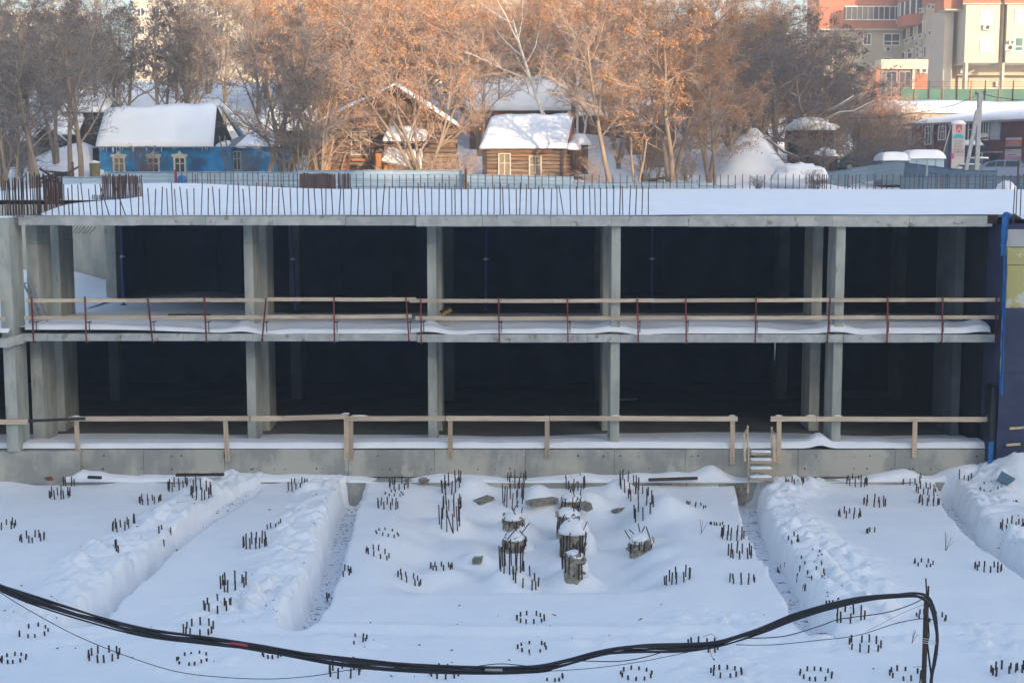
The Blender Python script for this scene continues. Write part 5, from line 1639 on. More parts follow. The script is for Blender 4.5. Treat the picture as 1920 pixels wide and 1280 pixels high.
def car(label, c, rz, paint, snow=False, group=None, L_=4.4):
    t = thing("car", c, label, "car", group, rz)
    W2 = .86
    prof = [(-2.15, .32), (-2.18, .62), (-2.05, .88), (-1.25, .98), (1.45, 1.0), (2.05, .93), (2.15, .6), (2.1, .32)]
    q = MB(); vv = []
    n = len(prof)
    for y, s in ((-W2, .97), (-W2 * .93, 1.0), (W2 * .93, 1.0), (W2, .97)):
        vv += [(x * (s if abs(y) == W2 else 1), y, z if abs(y) < W2 else z * .985) for x, z in prof]
    ff = [tuple(range(n)), tuple(reversed(range(3 * n, 4 * n)))]
    for k in range(3):
        for j in range(n):
            j2 = (j + 1) % n
            ff.append((k * n + j, (k + 1) * n + j, (k + 1) * n + j2, k * n + j2))
    q.add(vv, ff); fix_normals(q.build("body", M[paint], t, False))
    cab = [(-1.32, .985), (-.55, 1.43), (.75, 1.47), (1.55, 1.3), (1.85, .99)]
    q = MB(); vv = [(x, y * (1 if z < 1.1 else .80), z) for y in (-W2 * .93, W2 * .93) for x, z in cab]
    n = len(cab); ff = [tuple(range(n)), tuple(reversed(range(n, 2 * n)))] + [(j, j + n, (j + 1) % n + n, (j + 1) % n) for j in range(n)]
    q.add(vv, ff); fix_normals(q.build("cabin", M[paint], t))
    for s in (-1, 1):
        for x0, x1, x2, x3 in ((-1.12, -.50, .20, .20), (.30, .30, .78, .85), (.92, .84, 1.38, 1.62)):
            q = MB(); yl, yh = s * (W2 * .93 + .006), s * (W2 * .93 * .82 + .006)
            q.prism([(x0, yl, 1.02), (x1, yh, 1.40), (x2, yh, 1.41 if x2 < 1 else 1.30), (x3, yl, 1.02)], (0, s * .012, 0)); fix_normals(q.build("window", M['glass'], t))
        q = MB(); q.box(-.98, -.78, s * (W2 + .1) - .07, s * (W2 + .1) + .07, 1.0, 1.14, .02); q.build("mirror", M[paint], t)
        for x in (-1.35, 1.32):
            q = MB(); q.tube([(x, s * (W2 - .18), .32), (x, s * (W2 + .02), .32)], .32, 14); wh = q.build("wheel", M['tyre'], t)
            q = MB(); q.tube([(x, s * (W2 + .01), .32), (x, s * (W2 + .035), .32)], .2, 10); q.build("rim", M['alu'], wh)
        q = MB(); q.box(-2.17, -2.1, s * .62 - .18, s * .62 + .18, .66, .82, .02); q.build("headlight", M['white'], t)
        q = MB(); q.box(2.08, 2.17, s * .66 - .15, s * .66 + .15, .7, .9, .02); q.build("tail_lamp", M['lamp_red'], t)
    for (x0, z0, x1, z1) in ((-1.30, 1.01, -.60, 1.40), (1.82, 1.02, 1.58, 1.27)):
        q = MB(); d = -.015 if x0 < 0 else .015
        q.prism([(x0, -W2 * .85, z0), (x1, -W2 * .70, z1), (x1, W2 * .70, z1), (x0, W2 * .85, z0)], (d, 0, .012)); fix_normals(q.build("windscreen", M['glass'], t))
    if snow:
        q = MB(); q.box(-.6, 1.5, -.62, .62, 1.44, 1.56, .05); q.build("snow_cap", M['snow_roof'], t, True)
        q = MB(); q.box(-2.0, -1.25, -.7, .7, .95, 1.06, .04); q.build("snow_cap", M['snow_roof'], t, True)
    return t


def on_ground(px, Y): x = XP(px, Y); return Vector((x, Y, hz(x, Y)))


g = on_ground(1888, 101); g.z = P(1888, 300, 101).z - 1.47
car("silver-blue hatchback parked beyond the slate fence, seen at an angle", g, R(148), 'car_silver', group="cars parked behind the fence")
g = on_ground(1822, 109); g.z = P(1822, 296, 109).z - 1.5
car("grey car with snow along its roof edge, parked behind the utility pole", g, R(58), 'car_grey', True, "cars parked behind the fence")
g = on_ground(1612, 108); g.z = P(1612, 284, 108).z - 1.5
car("dark teal car half hidden by the slate fence beside the purple bushes", g, R(8), 'car_dark', False, "cars parked behind the fence")
q = MB(); g = P(1590, 300, 112)
q.box(-2.5, 8, 0, .4, -2, -.1); tag(q.build("low_wall", M['brick_dark']), "low dark wall behind the dark teal car", "wall").location = g

# sign pylon
c = on_ground(1787, 108)
zp = lambda v: P(1787, v, 108).z - c.z
t = thing("sign_pylon", c, "tall pale office sign pylon with crimson arrow, teal trapezoid and a dark sloping fin", "sign")
w = XP(1800, 108) - XP(1776, 108)
q = MB(); q.box(-w / 2, w / 2, -.25, .25, -.3, zp(233)); q.build("sign_body", M['sign_white'], t)
x0 = -w / 2
q = MB(); q.prism([(x0 - .003, .0, zp(231)), (x0 - .003, .0, -.3), (XP(1746, 108) - c.x, .0, -.3)], (0, .35, 0)); fix_normals(q.build("fin", M['sign_navy'], t))
q = MB(); q.bar((x0, -.02, zp(231)), (XP(1746, 108) - c.x, -.02, -.3), .06, .06); q.build("fin_edge", M['sign_white'], t)
q = MB(); q.blob((0, 0, zp(233.2)), w * .6, .36, .32, 2, 12, 4, .06, True); q.build("snow_cap", M['snow_roof'], t, True)
yf = -.262
q = MB(); q.box(-.22, .22, yf, -.252, zp(249), zp(235)); q.build("emblem_field", M['sign_red'], t)
q = MB()
q.prism([(-.22, yf - .01, zp(249)), (-.13, yf - .01, zp(249)), (.0, yf - .01, zp(241.5)), (.13, yf - .01, zp(249)), (.22, yf - .01, zp(249)), (.0, yf - .01, zp(237.5))], (0, .006, 0)); q.build("emblem_chevron", M['sign_white'], t)
q = MB(); q.prism([(-.45, yf, zp(259.5)), (.45, yf, zp(259.5)), (.27, yf, zp(252)), (-.27, yf, zp(252))], (0, .008, 0)); q.build("emblem_trapezoid", M['sign_teal'], t)
for i, v in enumerate((264, 267, 270, 273, 276, 279)):
    q = MB(); q.box(-.36 + .03 * (i % 2), .36 - .05 * (i % 3), yf, -.252, zp(v), zp(v - .9)); q.build("text_line", M['sign_text'], t)
q = MB(); q.box(-w / 2, -w / 2 + .2, yf, -.252, zp(298), zp(288)); q.build("emblem_field", M['sign_pink'], t)
q = MB(); q.box(-w / 2, w / 2, yf, -.252, zp(281.5), zp(280.8)); q.build("panel_joint", M['sign_text'], t)
text_obj("\u041e\u0424\u0418\u0421", .30, 'sign_text', t, (.10, yf - .004, zp(285.5)))
for v in (290, 293): q = MB(); q.box(-.2, .4, yf, -.252, zp(v), zp(v - .7)); q.build("text_line", M['sign_text'], t)

# utility pole
c = on_ground(1829, 101); c.z -= .3
tp = P(1838, 174, 101); ft = P(1831, 318, 101)
t = thing("utility_pole", c, "grey concrete utility pole with a slanting brace, carrying two wires", "pole")
q = MB(c); q.bar(Vector((ft.x, 101, c.z)), tp, .28, .24, (0, 1, 0)); q.build("mast", M['pole'], t)
q = MB(c); q.bar(Vector((P(1806, 318, 100.8).x, 100.8, c.z)), P(1833, 206, 100.9), .24, .2, (0, 1, 0)); q.build("brace", M['pole'], t)
q = MB(c); q.bar(tp + Vector((-.35, 0, -.1)), tp + Vector((.4, 0, .05)), .08, .08); q.build("crossarm", M['rebar'], t)
for dx in (-.3, .35): q = MB(c); q.tube([tp + Vector((dx, 0, -.05)), tp + Vector((dx, 0, .12))], [.05, .03], 6); q.build("insulator", M['dark'], t)
for pix, lab in (([(1836, 177, 101), (1790, 197, 101), (1740, 208, 101), (1690, 216, 101), (1640, 221, 101), (1590, 223, 101)], "overhead wire sagging from the utility pole towards the bushes"),
                 ([(1841, 176, 101), (1865, 182, 100), (1900, 187, 98), (1960, 190, 95)], "overhead wire leaving the utility pole past the green fence")):
    pts = [P(*p) for p in pix]
    q = MB(pts[0]); q.tube(pts, .022, 5); tag(q.build("overhead_wire", M['black']), lab, "wire").location = pts[0]

# purple-brown office building
A, B2 = Vector((XP(1702, 131), 131, 0)), Vector((XP(1990, 116), 116, 0))
ang = math.atan2(B2.y - A.y, B2.x - A.x)
Lb = math.hypot(B2.x - A.x, B2.y - A.y)
z0 = hz(A.x, A.y) - .3
zE = P(1702, 236, 131).z - z0
ob = thing("office_building", (A.x, A.y, z0), "two-storey purple-brown brick office with snow on its eave, behind the sign pylon", "building", None, ang)
q = MB(); q.box(0, Lb, 0, 10, -1, zE); q.build("wall", M['brick_dark'], ob)
q = MB(); q.box(-.4, Lb + .4, -.55, 10, zE + .002, zE + .16); q.build("eave", M['slate'], ob)
snow_slab(ob, (-.4, -.5, zE + .16), (Lb + .4, -.5, zE + .16), (-.4, 9, zE + 1.1), (Lb + .4, 9, zE + 1.1), .45, 26, 6, 41)
ri = random.Random(8)
for i in range(16):
    x = ri.uniform(.5, Lb * .6); q = MB(); q.tube([(x, -.5, zE + .02), (x, -.5, zE - ri.uniform(.2, .7))], [.03, .004], 5); q.build("icicle", M['snow'], ob)


def bx(px):   # local x on the office wall of a picture column
    r = ray(px, 260)
    dx, dy = r[0] / r[1], 1
    ex, ey = math.cos(ang), math.sin(ang)
    # A + s*e = k*(dx,1)
    s = (A.x - dx * A.y) / (dx * ey - ex)
    return s


def bz(px, v):
    s = bx(px); Y = A.y + s * math.sin(ang)
    return P(px, v, Y).z - z0


for (p0, p1, v0, v1, pane, bars) in ((1736, 1746, 270, 238, 'glass', (1, 1)), (1761, 1773, 262, 238, 'glass', (2, 1)), (1817, 1830, 262, 232, 'glass', (1, 1)), (1839, 1853, 262, 230, 'glass', (2, 0)), (1857, 1876, 262, 227, 'plaster', (0, 0)), (1833, 1843, 312, 288, 'glass', (0, 0))):
    xa, xb2 = bx(p0), bx(p1)
    window(ob, xa, bz(p0, v0), xb2 - xa, bz(p0, v1) - bz(p0, v0), -.06, pane=pane, bars=bars, frame='white' if pane == 'glass' else 'slate')
for px in (1751, 1799):
    q = MB(); q.tube([(bx(px), -.12, zE - .3), (bx(px), -.12, .2)], .08, 7); q.build("drainpipe", M['slate'], ob)
xa, xb2 = bx(1803), bx(1856)
q = MB(); q.box(xa, xb2, -1.6, -.003, bz(1830, 282), bz(1830, 274)); aw = q.build("canopy", M['sign_navy'], ob)
q = MB(); q.blob(((xa + xb2) / 2, -.8, bz(1830, 273.5)), (xb2 - xa) / 2, .8, .5, 3, 14, 4, .05, True); q.build("snow_cap", M['snow_roof'], aw, True)
q = MB(); q.box(bx(1862), bx(1878), -.06, -.003, -.1, bz(1870, 288)); q.build("door", M['dark'], ob)
q = MB(); q.box(bx(1858), bx(1882), -1.2, -.003, bz(1870, 286.5), bz(1870, 284)); q.build("door_canopy", M['slate'], ob)
q = MB(); q.box(bx(1845), bx(1854), -.5, -.003, bz(1850, 258), bz(1850, 250)); q.build("air_conditioner", M['ac'], ob)
def flat(px0, px1, v0, v1, m, d=.03, name="sign_panel", parent=None):
    q = MB(); q.box(bx(px0), bx(px1), -.06 - d, -.055 - d + .03, bz((px0 + px1) / 2, v1), bz((px0 + px1) / 2, v0)); return q.build(name, M[m], parent or ob)
s1 = flat(1878, 1883, 251, 265, 'sign_navy'); s2 = flat(1887.5, 1917, 258, 263, 'sign_white'); s3 = flat(1887, 1917.5, 263.6, 272.5, 'sign_orange'); s4 = flat(1887, 1917, 280, 300, 'sign_white')
flat(1887, 1917, 273.2, 274.5, 'sign_white')
for (a, b_, v) in ((1895, 1909, 265.4), (1892, 1911, 268.2), (1890, 1914, 271)): flat(a, b_, v - .5, v + .4, 'sign_white', .05, "text_line")
for (a, b_, v) in ((1894, 1912, 260.4), (1894, 1914, 283), (1894, 1914, 286)): flat(a, b_, v - .5, v + .4, 'plaster', .05, "text_line")
for (a, b_, v) in ((1892, 1908, 290.5), (1889, 1899, 283)): flat(a, b_, v - .7, v + .7, 'sign_pink' if v > 285 else 'sign_red', .05, "text_line")
mx = (bx(1890) + bx(1916)) / 2
text_obj("\u2295\u0421\u0423\u0411\u041e\u041d\u042e", (bx(1916) - bx(1890)) / 4.4, 'sign_pink', ob, (mx, -.10, bz(1903, 296.5)))

# low warehouse roof and green fence behind
c = P(1690, 218, 146); 
t = thing("warehouse", (c.x, 146, c.z - 3), "long cream warehouse with an even band of roof snow behind the office", "building")
w = XP(2000, 146) - c.x
q = MB(); q.box(0, w, 0, 10, -2, 3.3); q.build("wall", M['render_cream'], t)
for i in range(int(w / 1.0)): q = MB(); q.box(i * 1.0 + .03, i * 1.0 + .97, -.05, -.003, 1, 3.25); q.build("wall_panel", M['render_cream'], t)
snow_slab(t, (-.5, -.6, 3.32), (w, -.6, 3.32), (-.5, 8, 4.5), (w, 8, 4.5), .5, 30, 6, 44)
c = P(1688, 200, 158)
gf = thing("green_fence", (c.x, 158, P(1700, 196, 158).z), "tall green board fence topped with barbed wire below the flats", "fence")
w = XP(1990, 158) - c.x
hg = P(1700, 167, 158).z - P(1700, 196, 158).z
n = 12
for i in range(n):
    q = MB(); q.box(w * i / n + .02, w * (i + 1) / n - .02, 0, .06, -.5, hg); q.build("fence_panel", M['green'], gf)
    q = MB(); q.box(w * i / n - .05, w * i / n + .05, -.12, -.02, -.5, hg + .9); q.build("fence_post", M['brick_red'] if i % 2 else M['rebar'], gf)
for k in range(3):
    q = MB(); q.tube([(0, -.07, hg + .25 + .25 * k), (w, -.07, hg + .25 + .25 * k)], .02, 4); q.build("barbed_wire", M['rebar'], gf)

# ---- apartment block
ap_o = Vector((XP(1690, 185), 185, 14.0))
ap_ = thing("apartment_block", ap_o, "cream apartment block with orange-red brick balconies, columns and many air conditioners", "building")


def AB(): return MB(ap_o)


def abox(name, px0, px1, v0, v1, Y, depth, m, parent=ap_):
    a, b_ = P(px0, v1, Y), P(px1, v0, Y)
    q = AB(); q.box(a.x, b_.x, Y, Y + depth, a.z, b_.z); return q.build(name, M[m], parent)


def awin(px0, px1, v0, v1, Y, bars=(1, 0), pane='glass', m='white'):
    a, b_ = P(px0, v1, Y), P(px1, v0, Y)
    f = .12
    q = AB(); q.box(a.x, a.x + f, Y - .1, Y - .003, a.z, b_.z).box(b_.x - f, b_.x, Y - .1, Y - .003, a.z, b_.z)
    q.box(a.x + f, b_.x - f, Y - .1, Y - .003, a.z, a.z + f).box(a.x + f, b_.x - f, Y - .1, Y - .003, b_.z - f, b_.z)
    for i in range(bars[0]):
        x = a.x + (b_.x - a.x) * (i + 1) / (bars[0] + 1); q.box(x - .06, x + .06, Y - .09, Y - .003, a.z + f, b_.z - f)
    for i in range(bars[1]):
        z = a.z + (b_.z - a.z) * .35; q.box(a.x + f, b_.x - f, Y - .085, Y - .003, z - .06, z + .06)
    o = q.build("window", M[m], ap_)
    q = AB(); q.box(a.x + f, b_.x - f, Y - .04, Y - .004, a.z + f, b_.z - f); q.build("pane", M[pane], o)


def acu(px, v, Y, s=1.0, side=False):
    a = P(px, v, Y)
    q = AB(); q.box(a.x - .45 * s, a.x + .45 * s, Y - .4, Y - .003, a.z - .32 * s, a.z + .32 * s, .03); o = q.build("air_conditioner", M['ac'], ap_)
    q = AB(); q.tube([(a.x + .08, Y - .41, a.z), (a.x + .08, Y - .425, a.z)], .25 * s, 12); q.build("fan_grille", M['dark'], o)


Yw = 178.0     # front wing at the right
abox("wing_wall", 1808, 1878.5, -60, 118, Yw, 12, 'render_pale'); abox("wing_wall", 1885, 2000, -60, 118, Yw, 12, 'render_pale'); abox("wing_recess", 1878, 1886, -60, 118, Yw + .5, 11, 'render_cream')
for px0, px1 in ((1806, 1879), (1884, 2000)):
    abox("brick_band", px0, px1, -60, 6, Yw - .12, .117, 'brick_red'); abox("string_course", px0, px1, 6.2, 8.2, Yw - .25, .25, 'render_pale')
awin(1838, 1862, 20, 47, Yw, (1, 1), 'plaster'); awin(1837, 1860, 70, 98, Yw, (1, 1), 'plaster'); awin(1902, 1932, 18, 46, Yw, (1, 1), 'plaster'); awin(1901, 1935, 70, 97, Yw, (1, 1), 'green')
acu(1849, 52, Yw); acu(1891, 90, Yw - .0, 1.1); acu(1895, 80, Yw, .7)
for px0, px1 in ((1808, 1815.5), (1877, 1884)): abox("column", px0, px1, 118, 190, Yw, 1.0, 'render_pale')
abox("wing_soffit_wall", 1795, 2000, 118.4, 141, Yw + 4.2, 1.0, 'render_cream'); abox("ground_floor_wall", 1795, 2000, 118.4, 195, Yw + 5.5, 6, 'render_cream')
acu(1806, 133, Yw + 4, 1.0); acu(1872, 158, Yw + 5.4, 1.0)
# oblique wing: wall facing the left, with a lit end
XA, YA = XP(1690, 196), 196.0
XB, YB = XP(1766, 181), 181.0
d = Vector((XB - XA, YB - YA, 0)); n_ = Vector((d.y, -d.x, 0)).normalized()


def oz(f, v): Y = YA + (YB - YA) * f; return P(1700, v, Y).z


def opoint(px):
    r = ray(px, 60); dx = r[0] / r[1]
    s = (XA - dx * YA) / (dx * d.y - d.x)
    return s


def obox(name, px0, px1, v0, v1, th, m, parent=ap_, out=0.0):
    s0, s1 = opoint(px0), opoint(px1)
    a, b_ = Vector((XA, YA, 0)) + d * s0, Vector((XA, YA, 0)) + d * s1
    sm = (s0 + s1) / 2
    zA, zB = oz(sm, v1), oz(sm, v0)
    q = AB(); a2, b2 = a + n_ * out, b_ + n_ * out
    q.prism([(a2.x, a2.y, zA), (b2.x, b2.y, zA), (b2.x, b2.y, zB), (a2.x, a2.y, zB)], -n_ * th)
    return fix_normals(q.build(name, M[m], parent))


obox("oblique_wall", 1690, 1766, -60, 200, 6, 'render_cream')
obox("brick_band", 1690, 1766, -60, 14, .1, 'brick_red', out=.103)
abox("end_wall", 1766, 1789, 20, 200, 181.0, 8, 'render_pale'); abox("end_wall", 1789, 1808, -60, 200, 184, 8, 'render_cream')
abox("brick_band", 1770, 1808, -60, 17, 179.5, 4, 'brick_red'); abox("string_course", 1772, 1808, 17.2, 19.5, 179.3, 3, 'render_pale')
for (p0, p1, v0, v1) in ((1692, 1701, 53, 76), (1706, 1714, 47, 71), (1721, 1731, 41, 66), (1736, 1746, 37, 62), (1752, 1763, 31, 57), (1692, 1699, 97, 112), (1704, 1713, 94, 111), (1720, 1725, 91, 110), (1734, 1745, 85, 109), (1750, 1762, 80, 106), (1748, 1757, 132, 162)):
    w_ = obox("window", p0, p1, v0, v1, .1, 'white', out=.105)
    obox("pane", p0 + 1.4, p1 - .8, v0 + 2, v1 - 2, .04, 'glass', w_, out=.125)
for (px, v) in ((1708, 77), (1719, 72), (1733, 68), (1751, 62), (1727, 82), (1729, 93), (1729, 104), (1713, 95), (1748, 12), (1756, 14), (1732, 20)):
    o_ = obox("air_conditioner", px - 2.6, px + 2.6, v - 4.5, v + 4.5, .5, 'ac', out=.55)
    obox("fan_grille", px - 1.6, px + 1.6, v - 2.8, v + 2.8, .03, 'dark', o_, out=.57)
# round balcony tier
c0 = Vector((XA, YA, 0)) + d * opoint(1712)
for (v0, v1, m_, nm, rad) in ((22, 43, 'brick_red', "balcony", 3.4), (-30, -4, 'brick_red', "balcony", 3.4), (-4, 22, 'glass', "balcony_glazing", 3.25)):
    z0_, z1_ = P(1712, v1, 189).z, P(1712, v0, 189).z
    q = AB(); n = 16; poly = []
    for k in range(n + 1):
        a = math.pi * k / n
        poly.append(c0 + d.normalized() * (-math.cos(a) * rad) + n_ * (math.sin(a) * rad * .55))
    q.prism([(p.x, p.y, z0_) for p in poly], (0, 0, z1_ - z0_ - .01)); b0 = fix_normals(q.build(nm, M[m_], ap_))
    if m_ == 'glass':
        for k in range(2, n, 2):
            p = poly[k] + n_ * .05; q = AB(); q.box(p.x - .09, p.x + .09, p.y - .09, p.y + .02, z0_, z1_); q.build("mullion", M['white'], b0)
# back wing with glazed balcony
Yk = 198.0
abox("back_wall", 1535, 1695, 56.2, 200, Yk, 8, 'render_cream'); abox("back_wall", 1535, 1695, -60, 56, Yk - .8, 8, 'brick_red'); abox("string_course", 1535, 1695, 54, 56.5, Yk - 1.1, 1, 'render_pale')
abox("balcony_glazing", 1584, 1690, 13, 37, Yk - .95, .14, 'glass')
for i in range(11): px = 1586 + i * 10.2; abox("mullion", px, px + 1.6, 13, 37, Yk - 1.1, .14, 'white')
abox("mullion", 1584, 1690, 11.5, 13, Yk - 1.1, .16, 'white'); abox("mullion", 1584, 1690, 36.5, 38, Yk - 1.1, .16, 'white')
awin(1656, 1688, 63, 86, Yk, (1, 1)); awin(1618, 1634, 63, 85, Yk, (1, 0)); acu(1663, 93, Yk, 1.0); acu(1686, 41, Yk - .8, 1.0)
awin(1656, 1672, 108, 125, Yk, (0, 0))
# low annex
Yq = 170.0
abox("annex_wall", 1640, 1740, 130, 215, Yq, 6, 'brick_red'); abox("annex_fascia", 1652, 1741, 111.5, 129.8, Yq - .5, 6, 'render_pale')
abox("annex_column", 1709, 1716, 129.9, 200, Yq - .3, .4, 'render_pale'); awin(1684, 1709, 134, 182, Yq, (1, 1), m='slate'); awin(1650, 1682, 134, 182, Yq, (2, 1), m='slate')
acu(1730, 133, Yq, 1.0)

# ---- far blocks seen through the trees
def slab_block(label, px0, px1, vt, vb, Y, m, rows, cols, seed=0):
    a, b_ = P(px0, vb, Y), P(px1, vt, Y)
    t = thing("panel_block", a, label, "building", "tall flats beyond the trees")
    w, h = b_.x - a.x, b_.z - a.z
    q = MB(); q.box(0, w, 0, 14, -6, h); q.build("wall", M[m], t)
    me = None
    for i in range(cols):
        for j in range(rows):
            x, z = w * (i + .25) / cols, h * (j + .3) / rows
            if me is None:
                q = MB(); ww, hh = w / cols * .5, h / rows * .5
                q.box(0, ww, -.12, -.003, 0, .12).box(0, ww, -.12, -.003, hh - .12, hh).box(0, .12, -.12, -.003, .12, hh - .12).box(ww - .12, ww, -.12, -.003, .12, hh - .12).box(ww / 2 - .06, ww / 2 + .06, -.11, -.003, .12, hh - .12)
                me = mesh_from("window", q.v, q.f, M['white'])
                q = MB(); q.box(.12, ww - .12, -.05, -.004, .12, hh - .12); mp = mesh_from("pane", q.v, q.f, M['glass'])
            o = obj("window", me, t, (x, 0, z)); obj("pane", mp, o)
    for j in range(1, rows):
        q = MB(); q.box(0, w, -.04, -.002, h * j / rows - .05, h * j / rows + .05); q.build("floor_joint", M['slate'], t)
    return t


slab_block("pale panel tower showing through the grey trees above the blue house", 255, 420, -60, 210, 240, 'render_pale', 8, 6)
slab_block("cream tower block showing between the grey trees and the log house trees", 440, 600, -60, 150, 260, 'render_cream', 6, 5)
slab_block("hazy wide block showing through the crowns above the birch", 700, 1010, -60, 110, 300, 'render_pale', 5, 9)
slab_block("faint cream block behind the outermost grey crowns", -60, 150, 20, 180, 280, 'render_cream', 5, 6)
# ------------------------------------------------------------------ trees
def seg_mesh(name, segs, m, n=3):
    """many tapered twigs as one mesh; segs rows: p0 p1 r0 r1"""
    S = np.array(segs, float)
    p0, p1, r0, r1 = S[:, 0:3], S[:, 3:6], S[:, 6], S[:, 7]
    d = p1 - p0
    d /= np.maximum(np.linalg.norm(d, axis=1, keepdims=True), 1e-9)
    ref = np.where(np.abs(d[:, 2:3]) > .9, np.array([[1., 0, 0]]), np.array([[0, 0, 1.]]))
    a = np.cross(d, ref); a /= np.maximum(np.linalg.norm(a, axis=1, keepdims=True), 1e-9)
    b = np.cross(d, a)
    V = []
    for p, r in ((p0, r0), (p1, r1)):
        for k in range(n):
            t = 2 * math.pi * k / n
            V.append(p + (a * math.cos(t) + b * math.sin(t)) * r[:, None])
    V = np.stack(V, 1).reshape(-1, 3)
    base = np.arange(len(S))[:, None] * (2 * n)
    Fq = [np.concatenate([base + k, base + (k + 1) % n, base + n + (k + 1) % n, base + n + k], 1) for k in range(n)]
    Fq = np.stack(Fq, 1).reshape(-1, 4)
    return raw_mesh(name, V, Fq, m, True)


def raw_mesh(name, V, Fq, m, smooth=False):
    me = bpy.data.meshes.new(name)
    k = Fq.shape[1]
    me.vertices.add(len(V)); me.vertices.foreach_set("co", V.astype(np.float32).ravel())
    me.loops.add(Fq.size); me.loops.foreach_set("vertex_index", Fq.astype(np.int32).ravel())
    me.polygons.add(len(Fq)); me.polygons.foreach_set("loop_start", np.arange(0, Fq.size, k, dtype=np.int32))
    if smooth: me.polygons.foreach_set("use_smooth", np.ones(len(Fq), bool))
    me.materials.append(m)
    me.update(calc_edges=True)
    return me


def leaf_mesh(name, pts, size, m, seed):
    r_ = np.random.RandomState(seed)
    pts = np.array(pts)
    n = len(pts)
    a = r_.normal(size=(n, 3)); a[:, 2] -= .5; a /= np.linalg.norm(a, axis=1, keepdims=True)
    b = np.cross(a, r_.normal(size=(n, 3))); b /= np.maximum(np.linalg.norm(b, axis=1, keepdims=True), 1e-9)
    s = size * (0.6 + .8 * r_.rand(n))[:, None]
    V = np.stack([pts, pts + (a + b * .45) * s * .55, pts + a * s, pts + (a - b * .45) * s * .55], 1).reshape(-1, 3)
    return raw_mesh(name, V, np.arange(4 * n).reshape(n, 4), m)


def make_tree(seed, H, stems=1, spread=.5, lean=(0, 0), trunk_r=.16, counts=(8, 8, 7, 6), ratios=(.5, .45, .45, .5), bare=.3, wig=.10, trop=.06, leaves=0, leaf=.1, bark='bark', twig='twig', leafm='leaf', droop=0.0, ang=(35, 65), leaf_zone=.4):
    r_ = random.Random(seed)
    tr, tw, ends = [], [], []

    def rv(): return Vector((r_.gauss(0, 1), r_.gauss(0, 1), r_.gauss(0, 1)))

    def grow(p, d, L, r, lev):
        n = (7, 5, 4, 3, 2)[min(lev, 4)]
        nodes = [(p.copy(), d.copy(), r)]
        rend = max(.006, r * (.32 if lev < 2 else .4))
        for i in range(n):
            tp = trop if lev < 3 else trop - droop
            d = (d + rv() * wig * (1 + .25 * lev) + Vector((0, 0, tp))).normalized()
            q = p + d * (L / n)
            ra, rb_ = r + (rend - r) * i / n, r + (rend - r) * (i + 1) / n
            (tr if lev < 2 else tw).append((*p, *q, ra, rb_))
            p = q
            nodes.append((p.copy(), d.copy(), rb_))
        if lev == 4:
            ends.append(p); return
        if lev >= 3: ends.append(p)
        c = counts[lev]
        for k in range(c):
            t = bare + (1 - bare) * (k + r_.random()) / c if lev == 0 else .12 + .88 * (k + r_.random()) / c
            f = t * n; i = min(n - 1, int(f)); f -= i
            b0, b1 = nodes[i], nodes[i + 1]
            pos = b0[0].lerp(b1[0], f); dd = b0[1].lerp(b1[1], f).normalized()
            az = r_.uniform(0, 2 * math.pi) if lev else (k * 2.4 + r_.uniform(-.5, .5))
            a = Vector((math.cos(az), math.sin(az), 0)); side = (a - dd * a.dot(dd))
            if side.length < .1: side = Vector((1, 0, 0)) - dd * dd.x
            side.normalize()
            an = R(r_.uniform(*ang))
            nd = dd * math.cos(an) + side * math.sin(an)
            ln = L * ratios[lev] * r_.uniform(.75, 1.2) * (1.15 - .5 * t if lev == 0 else 1.05 - .35 * t)
            rr2 = min((b0[2] * (1 - f) + b1[2] * f) * .72, max(.007, ln * .013 + .003))
            grow(pos, nd, ln, max(.0065, rr2), lev + 1)

    for s in range(stems):
        az = 2 * math.pi * s / stems + r_.uniform(-.4, .4)
        sp = spread * (r_.uniform(.5, 1.1) if stems > 1 else 0)
        d = Vector((math.cos(az) * sp + lean[0], math.sin(az) * sp * .7 + lean[1], 1)).normalized()
        p = Vector((math.cos(az), math.sin(az), 0)) * (.12 if stems > 1 else 0)
        grow(p - d * .5, d, H * .62 * (r_.uniform(.8, 1.05) if stems > 1 else 1), trunk_r * (r_.uniform(.6, 1.0) if stems > 1 else 1), 0)
    out = {'trunk': seg_mesh("trunk", tr, M[bark], 7), 'crown': seg_mesh("crown", tw, M[twig], 3)}
    if leaves:
        cs = r_.sample(range(len(ends)), max(1, int(len(ends) * leaf_zone)))
        top = max(e.z for e in ends)
        pts = []
        while len(pts) < leaves:
            e = ends[r_.choice(cs)]
            if r_.random() > .25 + .9 * e.z / top: continue
            for _ in range(r_.randint(3, 8)): pts.append((e.x + r_.gauss(0, .14), e.y + r_.gauss(0, .14), e.z - abs(r_.gauss(0, .13))))
        out['foliage'] = leaf_mesh("foliage", pts, leaf, M[leafm], seed)
    return out


K = {}
K['forked'] = make_tree(3, 15, 3, .42, (0, 0), .22, (8, 8, 7, 5), leaves=11000, leaf=.125, bare=.28, wig=.09)
K['slim'] = make_tree(8, 15, 1, 0, (-.10, 0), .17, (10, 8, 7, 6), leaves=1200, leaf=.12, bare=.34, wig=.06)
K['slim2'] = make_tree(12, 15, 2, .14, (-.03, 0), .15, (8, 8, 7, 5), leaves=1700, leaf=.12, bare=.32, wig=.07)
K['multi'] = make_tree(21, 14, 6, .62, (0, 0), .15, (5, 6, 6, 5), leaves=4600, leaf=.12, bare=.24, wig=.08)
K['multi2'] = make_tree(33, 12.5, 5, .55, (0, 0), .13, (6, 8, 7, 5), bare=.18, wig=.09, leaves=800, leaf=.12)
K['grey'] = make_tree(41, 16, 1, 0, (.03, 0), .20, (11, 8, 7, 6), twig='twig_shade_grey', bare=.30, wig=.06, leaves=2200, leaf=.13, leafm='leaf_brown')
